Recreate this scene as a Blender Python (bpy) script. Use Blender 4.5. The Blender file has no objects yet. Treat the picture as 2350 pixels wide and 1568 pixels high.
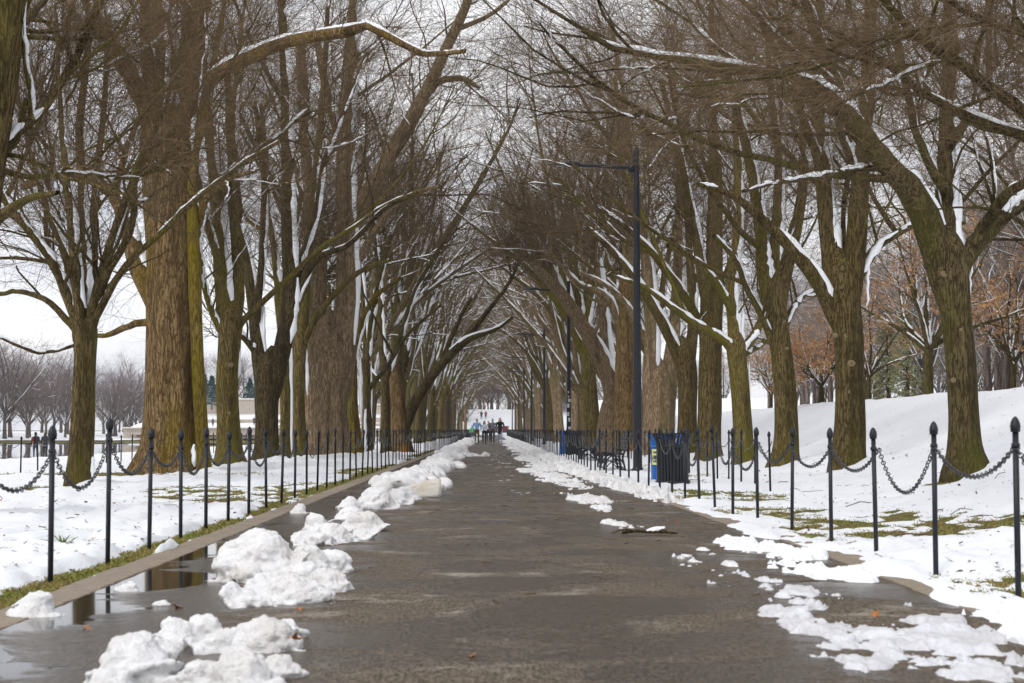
import bpy, bmesh, math, random
import numpy as np
from mathutils import Vector, Matrix, Euler

# ------------------------------------------------------------------ camera, sky, sun, exposure
scene = bpy.context.scene
col = scene.collection
W0, H0, F0 = 2350.0, 1568.0, 3571.0          # picture measure used for laying things out
VPX, HOR, CAMZ = 1130.0, 986.0, 1.03
cam_d = bpy.data.cameras.new('camera'); cam = bpy.data.objects.new('camera', cam_d); col.objects.link(cam)
scene.camera = cam
cam_d.sensor_width = 36.0; cam_d.lens = F0 / W0 * 36.0
cam_d.clip_start = 0.1; cam_d.clip_end = 3000
YAW = math.atan((W0/2 - VPX) / F0); PITCH = math.atan((HOR - H0/2) / F0)
cam.location = (0, 0, CAMZ)
cam.rotation_euler = Euler((math.pi/2 + PITCH, 0, -YAW), 'XYZ')
cam_d.dof.use_dof = True; cam_d.dof.focus_distance = 34.0; cam_d.dof.aperture_fstop = 5.0
CR = np.array(cam.rotation_euler.to_matrix())

world = bpy.data.worlds.new('World'); scene.world = world; world.use_nodes = True
SUN_EL, SUN_AZ = math.radians(42), math.radians(215)     # overcast, brighter behind the camera on the left
def build_world():
    nt = world.node_tree; N = nt.nodes; L = nt.links; N.clear()
    out = N.new('ShaderNodeOutputWorld'); bg = N.new('ShaderNodeBackground')
    sky = N.new('ShaderNodeTexSky'); sky.sky_type = 'NISHITA'; sky.sun_disc = False
    sky.sun_elevation = SUN_EL; sky.sun_rotation = SUN_AZ; sky.air_density = 1.0; sky.dust_density = 2.0
    tc = N.new('ShaderNodeTexCoord'); mp = N.new('ShaderNodeMapping')
    mp.inputs['Scale'].default_value = (1.0, 1.0, 3.5)
    nz = N.new('ShaderNodeTexNoise'); nz.inputs['Scale'].default_value = 5.0
    nz.inputs['Detail'].default_value = 6; nz.inputs['Roughness'].default_value = 0.55
    cr = N.new('ShaderNodeValToRGB')
    cr.color_ramp.elements[0].position = 0.32; cr.color_ramp.elements[0].color = (7.2, 7.4, 8.2, 1)
    cr.color_ramp.elements[1].position = 0.68; cr.color_ramp.elements[1].color = (10.7, 10.65, 10.7, 1)
    mix = N.new('ShaderNodeMix'); mix.data_type = 'RGBA'; mix.inputs[0].default_value = 0.93
    L.new(tc.outputs['Generated'], mp.inputs['Vector']); L.new(mp.outputs[0], nz.inputs['Vector'])
    L.new(nz.outputs['Fac'], cr.inputs['Fac'])
    L.new(sky.outputs[0], mix.inputs[6]); L.new(cr.outputs[0], mix.inputs[7])
    L.new(mix.outputs[2], bg.inputs['Color']); bg.inputs['Strength'].default_value = 0.095
    L.new(bg.outputs[0], out.inputs['Surface'])
build_world()
sun_d = bpy.data.lights.new('sun', 'SUN'); sun = bpy.data.objects.new('sun', sun_d); col.objects.link(sun)
sun_d.energy = 1.35; sun_d.angle = math.radians(25); sun_d.color = (1.0, 0.965, 0.91)
_sd = Vector((math.sin(SUN_AZ)*math.cos(SUN_EL), math.cos(SUN_AZ)*math.cos(SUN_EL), math.sin(SUN_EL)))
sun.rotation_euler = (-_sd).to_track_quat('-Z', 'Y').to_euler()
scene.view_settings.view_transform = 'Standard'; scene.view_settings.look = 'None'
scene.view_settings.exposure = 0.36; scene.view_settings.gamma = 1.0
scene.view_settings.use_curve_mapping = False
scene.render.engine = 'CYCLES'
cy = scene.cycles
cy.use_denoising = True; cy.use_adaptive_sampling = True; cy.adaptive_threshold = 0.02
cy.max_bounces = 5; cy.diffuse_bounces = 3; cy.glossy_bounces = 2; cy.transmission_bounces = 2; cy.transparent_max_bounces = 4
cy.volume_bounces = 0

# ------------------------------------------------------------------ helpers
def P(px, py, d):
    """place seen at (px, py) of the picture, d metres ahead of the camera"""
    v = CR @ np.array([(px - W0/2)/F0, (H0/2 - py)/F0, -1.0])
    return np.array([0, 0, CAMZ]) + v * (d / v[1])
def proj(pts):
    q = (pts - np.array([0, 0, CAMZ])) @ CR
    z = np.maximum(-q[..., 2], 0.01)
    return q[..., 0]/z*F0 + W0/2, H0/2 - q[..., 1]/z*F0, -q[..., 2]
def dist_of(py, z=0.0): return F0*(CAMZ - z)/(py - HOR)
def lat(px, d): return (px - VPX)*d/F0

def _hash(ix, iy, iz, seed):
    h = (ix.astype(np.int64)*374761393 + iy.astype(np.int64)*668265263 + iz.astype(np.int64)*2147483647 + seed*974634777) & 0xffffffff
    h = ((h ^ (h >> 13))*1274126177) & 0xffffffff
    return ((h ^ (h >> 16)) & 0xffff)/65535.0
def noise3(x, y, z, seed=0):
    x, y, z = np.broadcast_arrays(np.asarray(x, float), np.asarray(y, float), np.asarray(z, float))
    ix, iy, iz = np.floor(x), np.floor(y), np.floor(z)
    fx, fy, fz = x-ix, y-iy, z-iz
    fx, fy, fz = [f*f*f*(f*(f*6-15)+10) for f in (fx, fy, fz)]
    r = 0
    for dx in (0, 1):
        for dy in (0, 1):
            for dz in (0, 1):
                r = r + _hash(ix+dx, iy+dy, iz+dz, seed)*(fx if dx else 1-fx)*(fy if dy else 1-fy)*(fz if dz else 1-fz)
    return r
def noise2(x, y, seed=0):
    x, y = np.broadcast_arrays(np.asarray(x, float), np.asarray(y, float))
    ix, iy = np.floor(x), np.floor(y); fx, fy = x-ix, y-iy
    fx, fy = [f*f*f*(f*(f*6-15)+10) for f in (fx, fy)]
    o = np.zeros_like(ix); r = 0
    for dx in (0, 1):
        for dy in (0, 1):
            r = r + _hash(ix+dx, iy+dy, o, seed)*(fx if dx else 1-fx)*(fy if dy else 1-fy)
    return r
def fbm(x, y, octv=4, seed=0, gain=0.5):
    r, a, t = 0, 1.0, 0
    for k in range(octv):
        r = r + a*noise2(x*2**k + 17.3*k, y*2**k - 9.1*k, seed+k); t += a; a *= gain
    return r/t
def sstep(a, b, x):
    t = np.clip((np.asarray(x, float)-a)/(b-a), 0, 1); return t*t*(3-2*t)

def tag(o, label=None, cat=None, group=None, kind=None):
    if label: o['label'] = label
    if cat: o['category'] = cat
    if group: o['group'] = group
    if kind: o['kind'] = kind
    return o
def empty(name, loc=(0, 0, 0), rz=0.0):
    o = bpy.data.objects.new(name, None); col.objects.link(o)
    o.location = loc; o.rotation_euler = (0, 0, rz); o.empty_display_size = 0.2
    return o
def link(name, me, parent=None, loc=None, rot=None):
    o = bpy.data.objects.new(name, me); col.objects.link(o)
    if parent: o.parent = parent
    if loc is not None: o.location = loc
    if rot is not None: o.rotation_euler = rot
    return o
def copy_tree(o, parent=None):
    c = o.copy(); col.objects.link(c); c.parent = parent
    for ch in list(o.children): copy_tree(ch, c)
    return c

class Geo:
    """gathers quads and triangles as arrays; build() makes one mesh object"""
    def __init__(self): self.v = []; self.q = []; self.m = []; self.n = 0
    def add(self, v, q, mat=0):
        v = np.asarray(v, float).reshape(-1, 3); q = np.asarray(q, np.int64).reshape(-1, 4)
        self.v.append(v); self.q.append(q + self.n); self.m.append(np.full(len(q), mat) if np.isscalar(mat) else np.asarray(mat))
        self.n += len(v)
    def tubes(self, Pt, R, S, mat=0):
        if len(Pt) == 0: return
        N, K, _ = Pt.shape
        T = np.gradient(Pt, axis=1); T /= np.linalg.norm(T, axis=2, keepdims=True)+1e-9
        mt = T.mean(axis=1); ax = np.argmin(np.abs(mt), axis=1)
        ref = np.eye(3)[ax][:, None, :]
        U = ref - (ref*T).sum(2, keepdims=True)*T; U /= np.linalg.norm(U, axis=2, keepdims=True)+1e-9
        V = np.cross(T, U)
        a = np.arange(S)/S*2*np.pi
        v = Pt[:, :, None, :] + R[:, :, None, None]*(np.cos(a)[None, None, :, None]*U[:, :, None, :] + np.sin(a)[None, None, :, None]*V[:, :, None, :])
        i = np.arange(N)[:, None, None]*K*S; k = np.arange(K-1)[None, :, None]*S; s = np.arange(S)[None, None, :]; s2 = (s+1) % S
        q = np.stack([i+k+s, i+k+s2, i+k+S+s2, i+k+S+s], axis=-1)
        self.add(v.reshape(-1, 3), q.reshape(-1, 4), mat)
    def jitter(self, amp, fr):
        for i, v in enumerate(self.v):
            n = np.stack([noise3(v[:, 0]*fr+k*9.7, v[:, 1]*fr, v[:, 2]*fr, 60+k) for k in range(3)], -1)+.5*np.stack([noise3(v[:, 0]*fr*2.7+k*5.1, v[:, 1]*fr*2.7, v[:, 2]*fr*2.7, 70+k) for k in range(3)], -1)
            self.v[i] = v+(n-.75)*amp
    def box(self, c, s, mat=0, rot=None):
        x, y, z = [a/2 for a in s]
        v = np.array([[-x,-y,-z],[x,-y,-z],[x,y,-z],[-x,y,-z],[-x,-y,z],[x,-y,z],[x,y,z],[-x,y,z]])
        if rot is not None: v = v @ np.array(Euler(rot).to_matrix()).T
        self.add(v + np.asarray(c, float), [[0,3,2,1],[4,5,6,7],[0,1,5,4],[1,2,6,5],[2,3,7,6],[3,0,4,7]], mat)
    def mesh(self, name, mats, smooth=True):
        v = np.concatenate(self.v) if self.v else np.zeros((0, 3)); q = np.concatenate(self.q); m = np.concatenate(self.m)
        me = bpy.data.meshes.new(name)
        me.vertices.add(len(v)); me.vertices.foreach_set('co', v.astype(np.float32).ravel())
        me.loops.add(4*len(q)); me.loops.foreach_set('vertex_index', q.astype(np.int32).ravel())
        me.polygons.add(len(q)); me.polygons.foreach_set('loop_start', (np.arange(len(q))*4).astype(np.int32))
        me.polygons.foreach_set('material_index', m.astype(np.int32))
        me.polygons.foreach_set('use_smooth', np.full(len(q), bool(smooth)))
        for mm in (mats if isinstance(mats, (list, tuple)) else [mats]): me.materials.append(mm)
        me.update(calc_edges=True)
        return me
    def build(self, name, mats, parent=None, smooth=True, loc=None, rot=None):
        return link(name, self.mesh(name, mats, smooth), parent, loc, rot)
def lathe(prof, S=12):
    """closed surface of revolution from (radius, height) pairs"""
    prof = np.array(prof, float); a = np.arange(S)/S*2*np.pi
    v = np.stack([prof[:, 0, None]*np.cos(a), prof[:, 0, None]*np.sin(a), np.repeat(prof[:, 1, None], S, 1)], -1).reshape(-1, 3)
    k = np.arange(len(prof)-1)[:, None]*S; s = np.arange(S)[None]; s2 = (s+1) % S
    return v, np.stack([k+s, k+s2, k+S+s2, k+S+s], -1).reshape(-1, 4)
def grid_faces(nr, nc):
    r = np.arange(nr-1)[:, None]*nc; c = np.arange(nc-1)[None]
    return np.stack([r+c, r+c+1, r+nc+c+1, r+nc+c], -1).reshape(-1, 4)

# ------------------------------------------------------------------ materials
class NT:
    def __init__(self, name):
        self.m = bpy.data.materials.new(name); self.m.use_nodes = True
        self.t = self.m.node_tree; self.N = self.t.nodes; self.b = self.N['Principled BSDF']
        self.b.inputs['Specular IOR Level'].default_value = 0.3
    def n(self, typ, **kw):
        o = self.N.new(typ)
        for k, v in kw.items():
            if k in o.inputs: o.inputs[k].default_value = v
            else: setattr(o, k, v)
        return o
    def l(self, a, b): self.t.links.new(a, b); return self
    def coord(self, scale=(1, 1, 1), kind='Object'):
        tc = self.n('ShaderNodeTexCoord'); mp = self.n('ShaderNodeMapping'); mp.inputs['Scale'].default_value = scale
        self.l(tc.outputs[kind], mp.inputs['Vector']); return mp.outputs[0]
    def noise(self, vec, scale=5, detail=4, rough=0.55, dist=0.0):
        o = self.n('ShaderNodeTexNoise'); o.inputs['Scale'].default_value = scale; o.inputs['Detail'].default_value = detail
        o.inputs['Roughness'].default_value = rough; o.inputs['Distortion'].default_value = dist
        if vec is not None: self.l(vec, o.inputs['Vector'])
        return o.outputs['Fac']
    def ramp(self, fac, stops):
        o = self.n('ShaderNodeValToRGB'); e = o.color_ramp.elements
        while len(e) < len(stops): e.new(0.5)
        for i, (p, c) in enumerate(stops):
            e[i].position = p; e[i].color = (*c, 1) if not np.isscalar(c) else (c, c, c, 1)
        self.l(fac, o.inputs['Fac']); return o.outputs['Color']
    def mix(self, fac, a, b, blend='MIX'):
        o = self.n('ShaderNodeMix'); o.data_type = 'RGBA'; o.blend_type = blend
        for s, x in ((0, fac), (6, a), (7, b)):
            if isinstance(x, (int, float)): o.inputs[s].default_value = x
            elif isinstance(x, tuple): o.inputs[s].default_value = (*x, 1)
            else: self.l(x, o.inputs[s])
        return o.outputs[2]
    def math(self, op, a, b=None):
        o = self.n('ShaderNodeMath'); o.operation = op
        for i, x in enumerate((a, b)):
            if x is None: continue
            if isinstance(x, (int, float)): o.inputs[i].default_value = x
            else: self.l(x, o.inputs[i])
        return o.outputs[0]
    def bump(self, h, strength=0.5, dist=0.02):
        o = self.n('ShaderNodeBump'); o.inputs['Strength'].default_value = strength; o.inputs['Distance'].default_value = dist
        self.l(h, o.inputs['Height']); self.l(o.outputs[0], self.b.inputs['Normal'])
    def col(self, x):
        if isinstance(x, tuple): self.b.inputs['Base Color'].default_value = (*x, 1)
        else: self.l(x, self.b.inputs['Base Color'])
    def rough(self, x):
        if isinstance(x, (int, float)): self.b.inputs['Roughness'].default_value = x
        else: self.l(x, self.b.inputs['Roughness'])
    def rand(self):
        return self.n('ShaderNodeObjectInfo').outputs['Random']

def plain(name, c, rough=0.6, var=0.25, scale=20, metallic=0.0, spec=0.3):
    k = NT(name); v = k.coord()
    f = k.noise(v, scale, 4)
    k.col(k.mix(f, tuple(x*(1-var) for x in c), tuple(min(1, x*(1+var)) for x in c)))
    k.rough(rough); k.b.inputs['Metallic'].default_value = metallic; k.b.inputs['Specular IOR Level'].default_value = spec
    return k.m

def bark(name, dark, light, moss, moss_amt=0.5, fs=9.0, depth=0.03, tint=None):
    k = NT(name)
    v = k.coord((1, 1, 0.13)); v2 = k.coord((1, 1, 0.3))
    def ridges(vec, sc, w):
        n = k.noise(vec, sc, 3, 0.5, 0.35); a = k.math('ABSOLUTE', k.math('SUBTRACT', n, 0.5)); return k.ramp(a, [(0.0, 0.0), (w, 1.0)])
    ridge = k.math('MULTIPLY', ridges(v, fs*0.55, 0.085), k.math('ADD', k.math('MULTIPLY', ridges(v2, fs*0.9, 0.06), 0.5), 0.5))
    fine = k.noise(v2, fs*2.0, 5, 0.7)
    h = k.math('ADD', k.math('MULTIPLY', ridge, 0.6), k.math('MULTIPLY', fine, 0.5))
    base = k.ramp(h, [(0.18, tuple(x*0.5 for x in dark)), (0.45, dark), (0.98, light)])
    wetn = k.noise(k.coord((1, 1, 0.06)), 2.6, 4, 0.6)
    base = k.mix(k.ramp(wetn, [(0.50, 0.0), (0.66, 0.75)]), base, tuple(x*0.42 for x in dark))
    lich = k.noise(k.coord((1, 1, 0.7)), 7.0, 4, 0.65)
    base = k.mix(k.ramp(lich, [(0.56, 0.0), (0.76, 0.25)]), base, tuple(min(1, x*1.25+.02) for x in light))
    big = k.math('ADD', k.noise(k.coord((1, 1, 0.35)), 1.1, 5, 0.6), k.math('MULTIPLY', k.math('SUBTRACT', k.rand(), 0.5), 0.16))
    mm = k.ramp(big, [(0.62-0.28*moss_amt, 0.0), (0.80-0.2*moss_amt, 1.0)])
    mcol = k.mix(fine, tuple(x*0.5 for x in moss), moss)
    c = k.mix(k.math('MULTIPLY', mm, 0.75), base, mcol)
    if tint:                                    # bark stripped to bare wood in places
        t2 = k.noise(k.coord((0.9, 0.9, 0.22)), 1.5, 3, 0.5, 0.4)
        c = k.mix(k.ramp(t2, [(0.62, 0.0), (0.67, 1.0)]), c, k.mix(fine, tuple(x*0.55 for x in tint), tint))
    hv = k.n('ShaderNodeHueSaturation'); k.l(c, hv.inputs['Color'])
    k.l(k.math('ADD', k.math('MULTIPLY', k.rand(), 0.4), 0.72), hv.inputs['Value']); hv.inputs['Saturation'].default_value = 1.12
    k.col(hv.outputs[0]); k.rough(0.9); k.b.inputs['Specular IOR Level'].default_value = 0.12
    k.bump(h, 0.9, depth)
    return k.m
def twigmat(name, c1, c2):
    k = NT(name); f = k.ramp(k.noise(k.coord(), 2.4, 4, .65), [(0.34, 0.0), (0.68, 1.0)])
    hv = k.n('ShaderNodeHueSaturation'); k.l(k.mix(f, c1, c2), hv.inputs['Color'])
    k.l(k.math('ADD', k.math('MULTIPLY', k.rand(), 0.45), 0.8), hv.inputs['Value'])
    k.col(hv.outputs[0]); k.rough(0.85); k.b.inputs['Specular IOR Level'].default_value = 0.1
    return k.m
def snowmat(name, c=(0.83, 0.85, 0.885), dirt=(0.55, 0.50, 0.42), damt=0.0, bs=0.25, rough=0.55):
    k = NT(name); v = k.coord()
    a = k.noise(v, 2.2, 6, 0.6)
    cc = k.mix(k.ramp(a, [(0.60-0.25*damt, 0.0), (0.95-0.25*damt, 1.0)]), c, tuple(0.5*x+0.5*y for x, y in zip(c, dirt)) if damt else tuple(x*0.97 for x in c))
    if damt:
        gr = k.noise(v, 70, 3, .7); cc = k.mix(k.ramp(gr, [(0.66, 0.0), (0.76, .55)]), cc, tuple(x*.6 for x in dirt))
    k.col(cc); k.rough(rough)
    k.b.inputs['Subsurface Weight'].default_value = 0.0
    h = k.math('ADD', k.noise(v, 9 if not damt else 20, 6, 0.68), k.math('MULTIPLY', k.noise(v, 60 if not damt else 95, 3), 0.35))
    k.bump(h, bs, 0.03)
    return k.m

M = {}
M['bark_olive'] = bark('bark_olive', (0.085, 0.062, 0.03), (0.26, 0.205, 0.10), (0.17, 0.155, 0.035), 0.66, 40)
M['bark_dark'] = bark('bark_dark', (0.058, 0.043, 0.024), (0.19, 0.15, 0.08), (0.12, 0.12, 0.03), 0.6, 40)
M['bark_brown'] = bark('bark_brown', (0.14, 0.105, 0.062), (0.38, 0.30, 0.19), (0.18, 0.16, 0.05), 0.35, 30, 0.05)
M['bark_giant'] = bark('bark_giant', (0.125, 0.083, 0.043), (0.37, 0.265, 0.145), (0.25, 0.185, 0.02), 0.30, 30, 0.06)
M['bark_pale'] = bark('bark_pale', (0.20, 0.145, 0.092), (0.47, 0.365, 0.25), (0.17, 0.155, 0.06), 0.3, 36, 0.04)
M['bark_torn'] = bark('bark_torn', (0.14, 0.092, 0.05), (0.37, 0.265, 0.15), (0.16, 0.14, 0.04), 0.3, 36, 0.04, tint=(0.55, 0.27, 0.07))
M['bark_moss'] = bark('bark_moss', (0.12, 0.09, 0.028), (0.30, 0.23, 0.09), (0.25, 0.2, 0.02), 0.75, 36)
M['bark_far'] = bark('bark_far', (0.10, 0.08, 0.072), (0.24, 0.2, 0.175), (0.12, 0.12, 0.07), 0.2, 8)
M['twig'] = twigmat('twig', (0.042, 0.027, 0.014), (0.20, 0.142, 0.086))
M['twig_row'] = twigmat('twig_row', (0.06, 0.042, 0.024), (0.215, 0.158, 0.102))
M['twig_warm'] = twigmat('twig_warm', (0.2, 0.14, 0.085), (0.27, 0.2, 0.14))
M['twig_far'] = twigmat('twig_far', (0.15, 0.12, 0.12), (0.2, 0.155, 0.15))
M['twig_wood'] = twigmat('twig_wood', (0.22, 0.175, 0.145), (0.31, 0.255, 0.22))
M['snow'] = snowmat('snow', bs=0.5)
M['snow_branch'] = snowmat('snow_branch', bs=0.15)
M['snow_pile'] = snowmat('snow_pile', (0.87, 0.87, 0.88), (0.46, 0.39, 0.29), 0.6, 0.95)
M['slush'] = snowmat('slush', (0.74, 0.75, 0.79), (0.42, 0.38, 0.34), 0.8, 0.8, 0.3)
M['ice_slab'] = snowmat('ice_slab', (0.80, 0.78, 0.74), (0.5, 0.36, 0.2), 0.9, 0.6)
M['black_iron'] = plain('black_iron', (0.022, 0.024, 0.03), 0.42, 0.35, 30, 0.0, 0.5)
def mat_iron():
    k = NT('black_iron'); v = k.coord(); f = k.noise(v, 30, 4); chip = k.noise(k.coord((1, 1, .6)), 55, 3, .6)
    c = k.mix(f, (0.008, 0.010, 0.015), (0.02, 0.022, 0.028)); k.col(k.mix(k.ramp(chip, [(0.68, 0.0), (0.74, .8)]), c, (0.22, 0.21, 0.2)))
    k.rough(k.ramp(f, [(0.3, 0.32), (0.7, 0.55)])); k.b.inputs['Specular IOR Level'].default_value = .3; return k.m
M['black_iron'] = mat_iron()
M['chain_iron'] = plain('chain_iron', (0.05, 0.05, 0.055), 0.38, 0.4, 60, 0.2, 0.5)
M['bench_iron'] = plain('bench_iron', (0.03, 0.031, 0.036), 0.5, 0.3, 25)
M['blue_paint'] = plain('blue_paint', (0.01, 0.13, 0.45), 0.4, 0.2, 12, 0, 0.5)
M['sticker'] = plain('sticker', (0.62, 0.66, 0.2), 0.5, 0.08, 8)
M['paper'] = plain('paper', (0.72, 0.73, 0.76), 0.6, 0.12, 14)
M['ink'] = plain('ink', (0.05, 0.06, 0.08), 0.6, 0.1, 14)
M['lens'] = plain('lens', (0.25, 0.26, 0.29), 0.3, 0.1, 8)
M['leaf'] = plain('leaf', (0.46, 0.25, 0.105), 0.7, 0.4, 3.0)
M['leaf_fallen'] = plain('leaf_fallen', (0.33, 0.135, 0.04), 0.6, 0.4, 18)
M['scar'] = plain('scar', (0.17, 0.13, 0.075), 0.9, 0.5, 45)
M['stone'] = plain('stone', (0.25, 0.205, 0.155), 0.7, 0.4, 9)
M['granite'] = plain('granite', (0.42, 0.36, 0.31), 0.85, 0.2, 2)
M['conifer'] = plain('conifer', (0.03, 0.085, 0.085), 0.8, 0.5, 1.2)
M['pine'] = plain('pine', (0.24, 0.25, 0.12), 0.8, 0.35, 1.0)
M['litter'] = plain('litter', (0.10, 0.06, 0.035), 0.8, 0.5, 6)
def mat_grass():
    k = NT('grass'); v = k.coord()
    f = k.noise(v, 1.6, 5, 0.6); g = k.noise(v, 40, 3)
    c = k.ramp(f, [(0.3, (0.14, 0.10, 0.035)), (0.52, (0.165, 0.145, 0.035)), (0.74, (0.12, 0.15, 0.025))])
    k.col(k.mix(k.math('MULTIPLY', g, 0.5), c, (0.06, 0.05, 0.02))); k.rough(0.9); k.bump(g, 0.8, 0.03)
    return k.m
M['grass'] = mat_grass()
def mat_blade():
    k = NT('grass_blade'); f = k.noise(k.coord(), 1.6, 5, 0.6)
    k.col(k.ramp(f, [(0.32, (0.27, 0.19, 0.07)), (0.52, (0.24, 0.22, 0.055)), (0.72, (0.15, 0.22, 0.03))])); k.rough(0.7)
    return k.m
M['blade'] = mat_blade()
def mat_asphalt():
    k = NT('asphalt'); v = k.coord()
    sep = k.n('ShaderNodeSeparateXYZ'); k.l(v, sep.inputs[0])
    grain = k.ramp(k.noise(k.coord((1, 0.28, 1)), 58, 3, 0.8), [(0.36, 0.0), (0.64, 1.0)]); grain2 = k.noise(v, 17, 4, 0.65)
    vs = k.coord((0.55, 0.7, 1))
    damp = k.noise(vs, 1.3, 7, 0.66, 0.6)
    # water lies along the left edge, where the path drains
    edge = k.ramp(k.math('MULTIPLY', k.math('ADD', sep.outputs[0], 2.6), 0.5), [(0.0, 1.0), (0.62, 0.0)])
    near = k.ramp(k.math('MULTIPLY', sep.outputs[1], 0.05), [(0.55, 1.0), (1.0, 0.25)])
    wet = k.math('ADD', damp, k.math('MULTIPLY', k.math('MULTIPLY', edge, near), 0.40))
    wetm = k.ramp(wet, [(0.43, 0.0), (0.53, 1.0)])
    pool = k.ramp(wet, [(0.66, 0.0), (0.78, 1.0)])
    dry = k.noise(k.coord((0.7, 0.75, 1)), 1.9, 7, 0.7, 0.4)
    c = k.mix(grain, (0.046, 0.033, 0.021), (0.245, 0.198, 0.145))
    c = k.mix(k.math('MULTIPLY', grain2, 0.45), c, (0.05, 0.042, 0.034))
    c = k.mix(k.ramp(dry, [(0.56, 0.0), (0.66, 0.9)]), c, k.mix(grain, (0.21, 0.185, 0.15), (0.42, 0.38, 0.32)))
    c = k.mix(wetm, c, k.mix(grain, (0.015, 0.010, 0.006), (0.12, 0.09, 0.06)))
    c = k.mix(pool, c, (0.022, 0.018, 0.014))
    k.col(c)
    r = k.ramp(wetm, [(0.0, 0.7), (1.0, 0.2)])
    r = k.mix(pool, r, (0.07, 0.07, 0.07)); k.rough(r)
    k.l(k.mix(pool, k.ramp(wetm, [(0.0, 0.12), (1.0, 0.36)]), (0.5, 0.5, 0.5)), k.b.inputs['Specular IOR Level'])
    h = k.math('MULTIPLY', k.math('ADD', k.math('MULTIPLY', grain, 0.6), k.math('MULTIPLY', grain2, 0.5)), k.math('SUBTRACT', 1.0, pool))
    k.bump(h, 0.7, 0.015)
    return k.m
M['asphalt'] = mat_asphalt()
def mat_water():
    k = NT('pool_water'); k.col((0.045, 0.06, 0.06)); k.rough(0.02); k.b.inputs['Specular IOR Level'].default_value = 0.5
    k.bump(k.noise(k.coord((1, 0.35, 1)), 3.0, 3), 0.03, 0.02); return k.m
M['water'] = mat_water()

# ------------------------------------------------------------------ the ground
def fence_right_x(y): return 3.12 - 0.22*sstep(13, 19, y) - 0.56*sstep(18, 38, y)
def path_right_x(y): return fence_right_x(y) - 0.42
PATH_L = -2.52; FENCE_L = -2.95
POOL_A, POOL_B, POOL_Z = -27.9, -80.2, -1.05
def gz(x, y):
    x = np.asarray(x, float); y = np.asarray(y, float)
    x0 = 3.6 + 3.0*sstep(8, 55, y)
    berm = 2.05*sstep(0, 1, np.clip((x-x0)/(14.5-x0), 0, 1)) + 0.5*sstep(16, 60, x)
    left = -0.80*(1-sstep(-27.5, -13, x))
    bank = 0.95*(1-sstep(-98, -80.5, x))
    end = 5.2*sstep(268, 335, y)*sstep(-70, -62, x)
    bump = 0.13*(fbm(x*0.3, y*0.22, 4, 5)-0.5)*sstep(2.9, 5, np.abs(x))
    return berm + left + bank + bump + end

BARE = []   # patches where the grass shows: x, y, rx, ry, depth
def bare(px, py, rxm, rym, s=0.1, z=0.0):
    d = dist_of(py, z); BARE.append((lat(px, d), d, rxm, rym, s))
for a in ((640,1136,1.25,2.4,.11),(520,1128,1.0,1.4,.08),(60,1121,1.3,.8,.10),(470,1122,.8,.9,.07),(330,1088,2.6,1.3,.09),(60,1092,2.5,.8,.08),
          (205,1248,.10,.35,.09),(440,1188,.16,.5,.08),(380,1192,.13,.4,.08),(100,1240,.10,.3,.08),(345,1170,.2,.5,.05),
          (700,1120,.7,2.0,.08),(860,1080,.8,4.0,.07),(980,1040,.8,9.0,.08)): bare(*a)
for a in ((2050,1205,.75,1.2,.11,.05),(1900,1222,.35,.8,.10,.02),(1650,1139,.8,1.6,.11,0),(1760,1175,.6,1.0,.07,0),(2260,1352,.16,.45,.12,.02),
          (2230,1196,.5,.7,.10,.1),(1560,1130,.5,1.0,.09,0),(2100,1092,.8,.5,.07,.35),(1860,1242,.3,.5,.10,0),(1955,1250,.15,.3,.07,0),(2020,1225,.5,.4,.08,0)): bare(*a)
TREE_BASES = []
def snow_depth(x, y):
    t = 0.085 + 0.10*(fbm(x*0.5, y*0.32, 4, 11)-0.5)
    hf = 0.17*(fbm(x*2.0, y*1.5, 4, 23, 0.55)-0.5) + 0.085*(fbm(x*6, y*4.5, 4, 31, 0.6)-0.5)
    near = 1-sstep(45, 100, y)
    t = t + hf*(0.3+0.7*near)
    t = t - 0.045*sstep(.60, .74, noise2(x*5.3, y*4.1, 91))*near
    fr = np.exp(-((np.abs(x)-4.0)/1.3)**2)*near; t = t - 0.09*fr*sstep(0.50, 0.68, fbm(x*0.45+9, y*0.16, 3, 101))
    w = np.zeros_like(t)
    for cx, cy, rx, ry, s in BARE:
        q = ((x-cx)/(rx*1.35))**2 + ((y-cy)/(ry*1.35))**2
        w = np.maximum(w, np.exp(-q)*min(1.0, s/0.085))
    w = np.clip(w*2.1, 0, 1)
    tb = 0.17*(fbm(x*4.2, y*2.3, 5, 53, 0.68) - 0.5 - 0.085*w)
    t = t*(1-w) + tb*w
    # melted strip beside the kerb on the left
    strip = np.exp(-((x-(PATH_L-0.37))/0.14)**2)
    t = t - strip*0.20*sstep(0.36, 0.52, fbm(x*0.7+3, y*0.42, 3, 71))*(1-sstep(60, 90, y))
    # the kerb itself is mostly clear
    t = t - 0.32*sstep(PATH_L-0.27, PATH_L-0.18, x)*(x < 0)*(1-sstep(40, 70, y)*0.75)
    # ragged edge where the snow runs out on to the path at the right
    xr = path_right_x(y)
    e = (x - (xr + 0.14)) + 0.9*(fbm(x*1.1, y*0.8, 4, 83)-0.5)
    t = np.where((x > 0) & (x < xr+0.9), np.minimum(t, 0.055*e/0.18), t)
    return t
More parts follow.
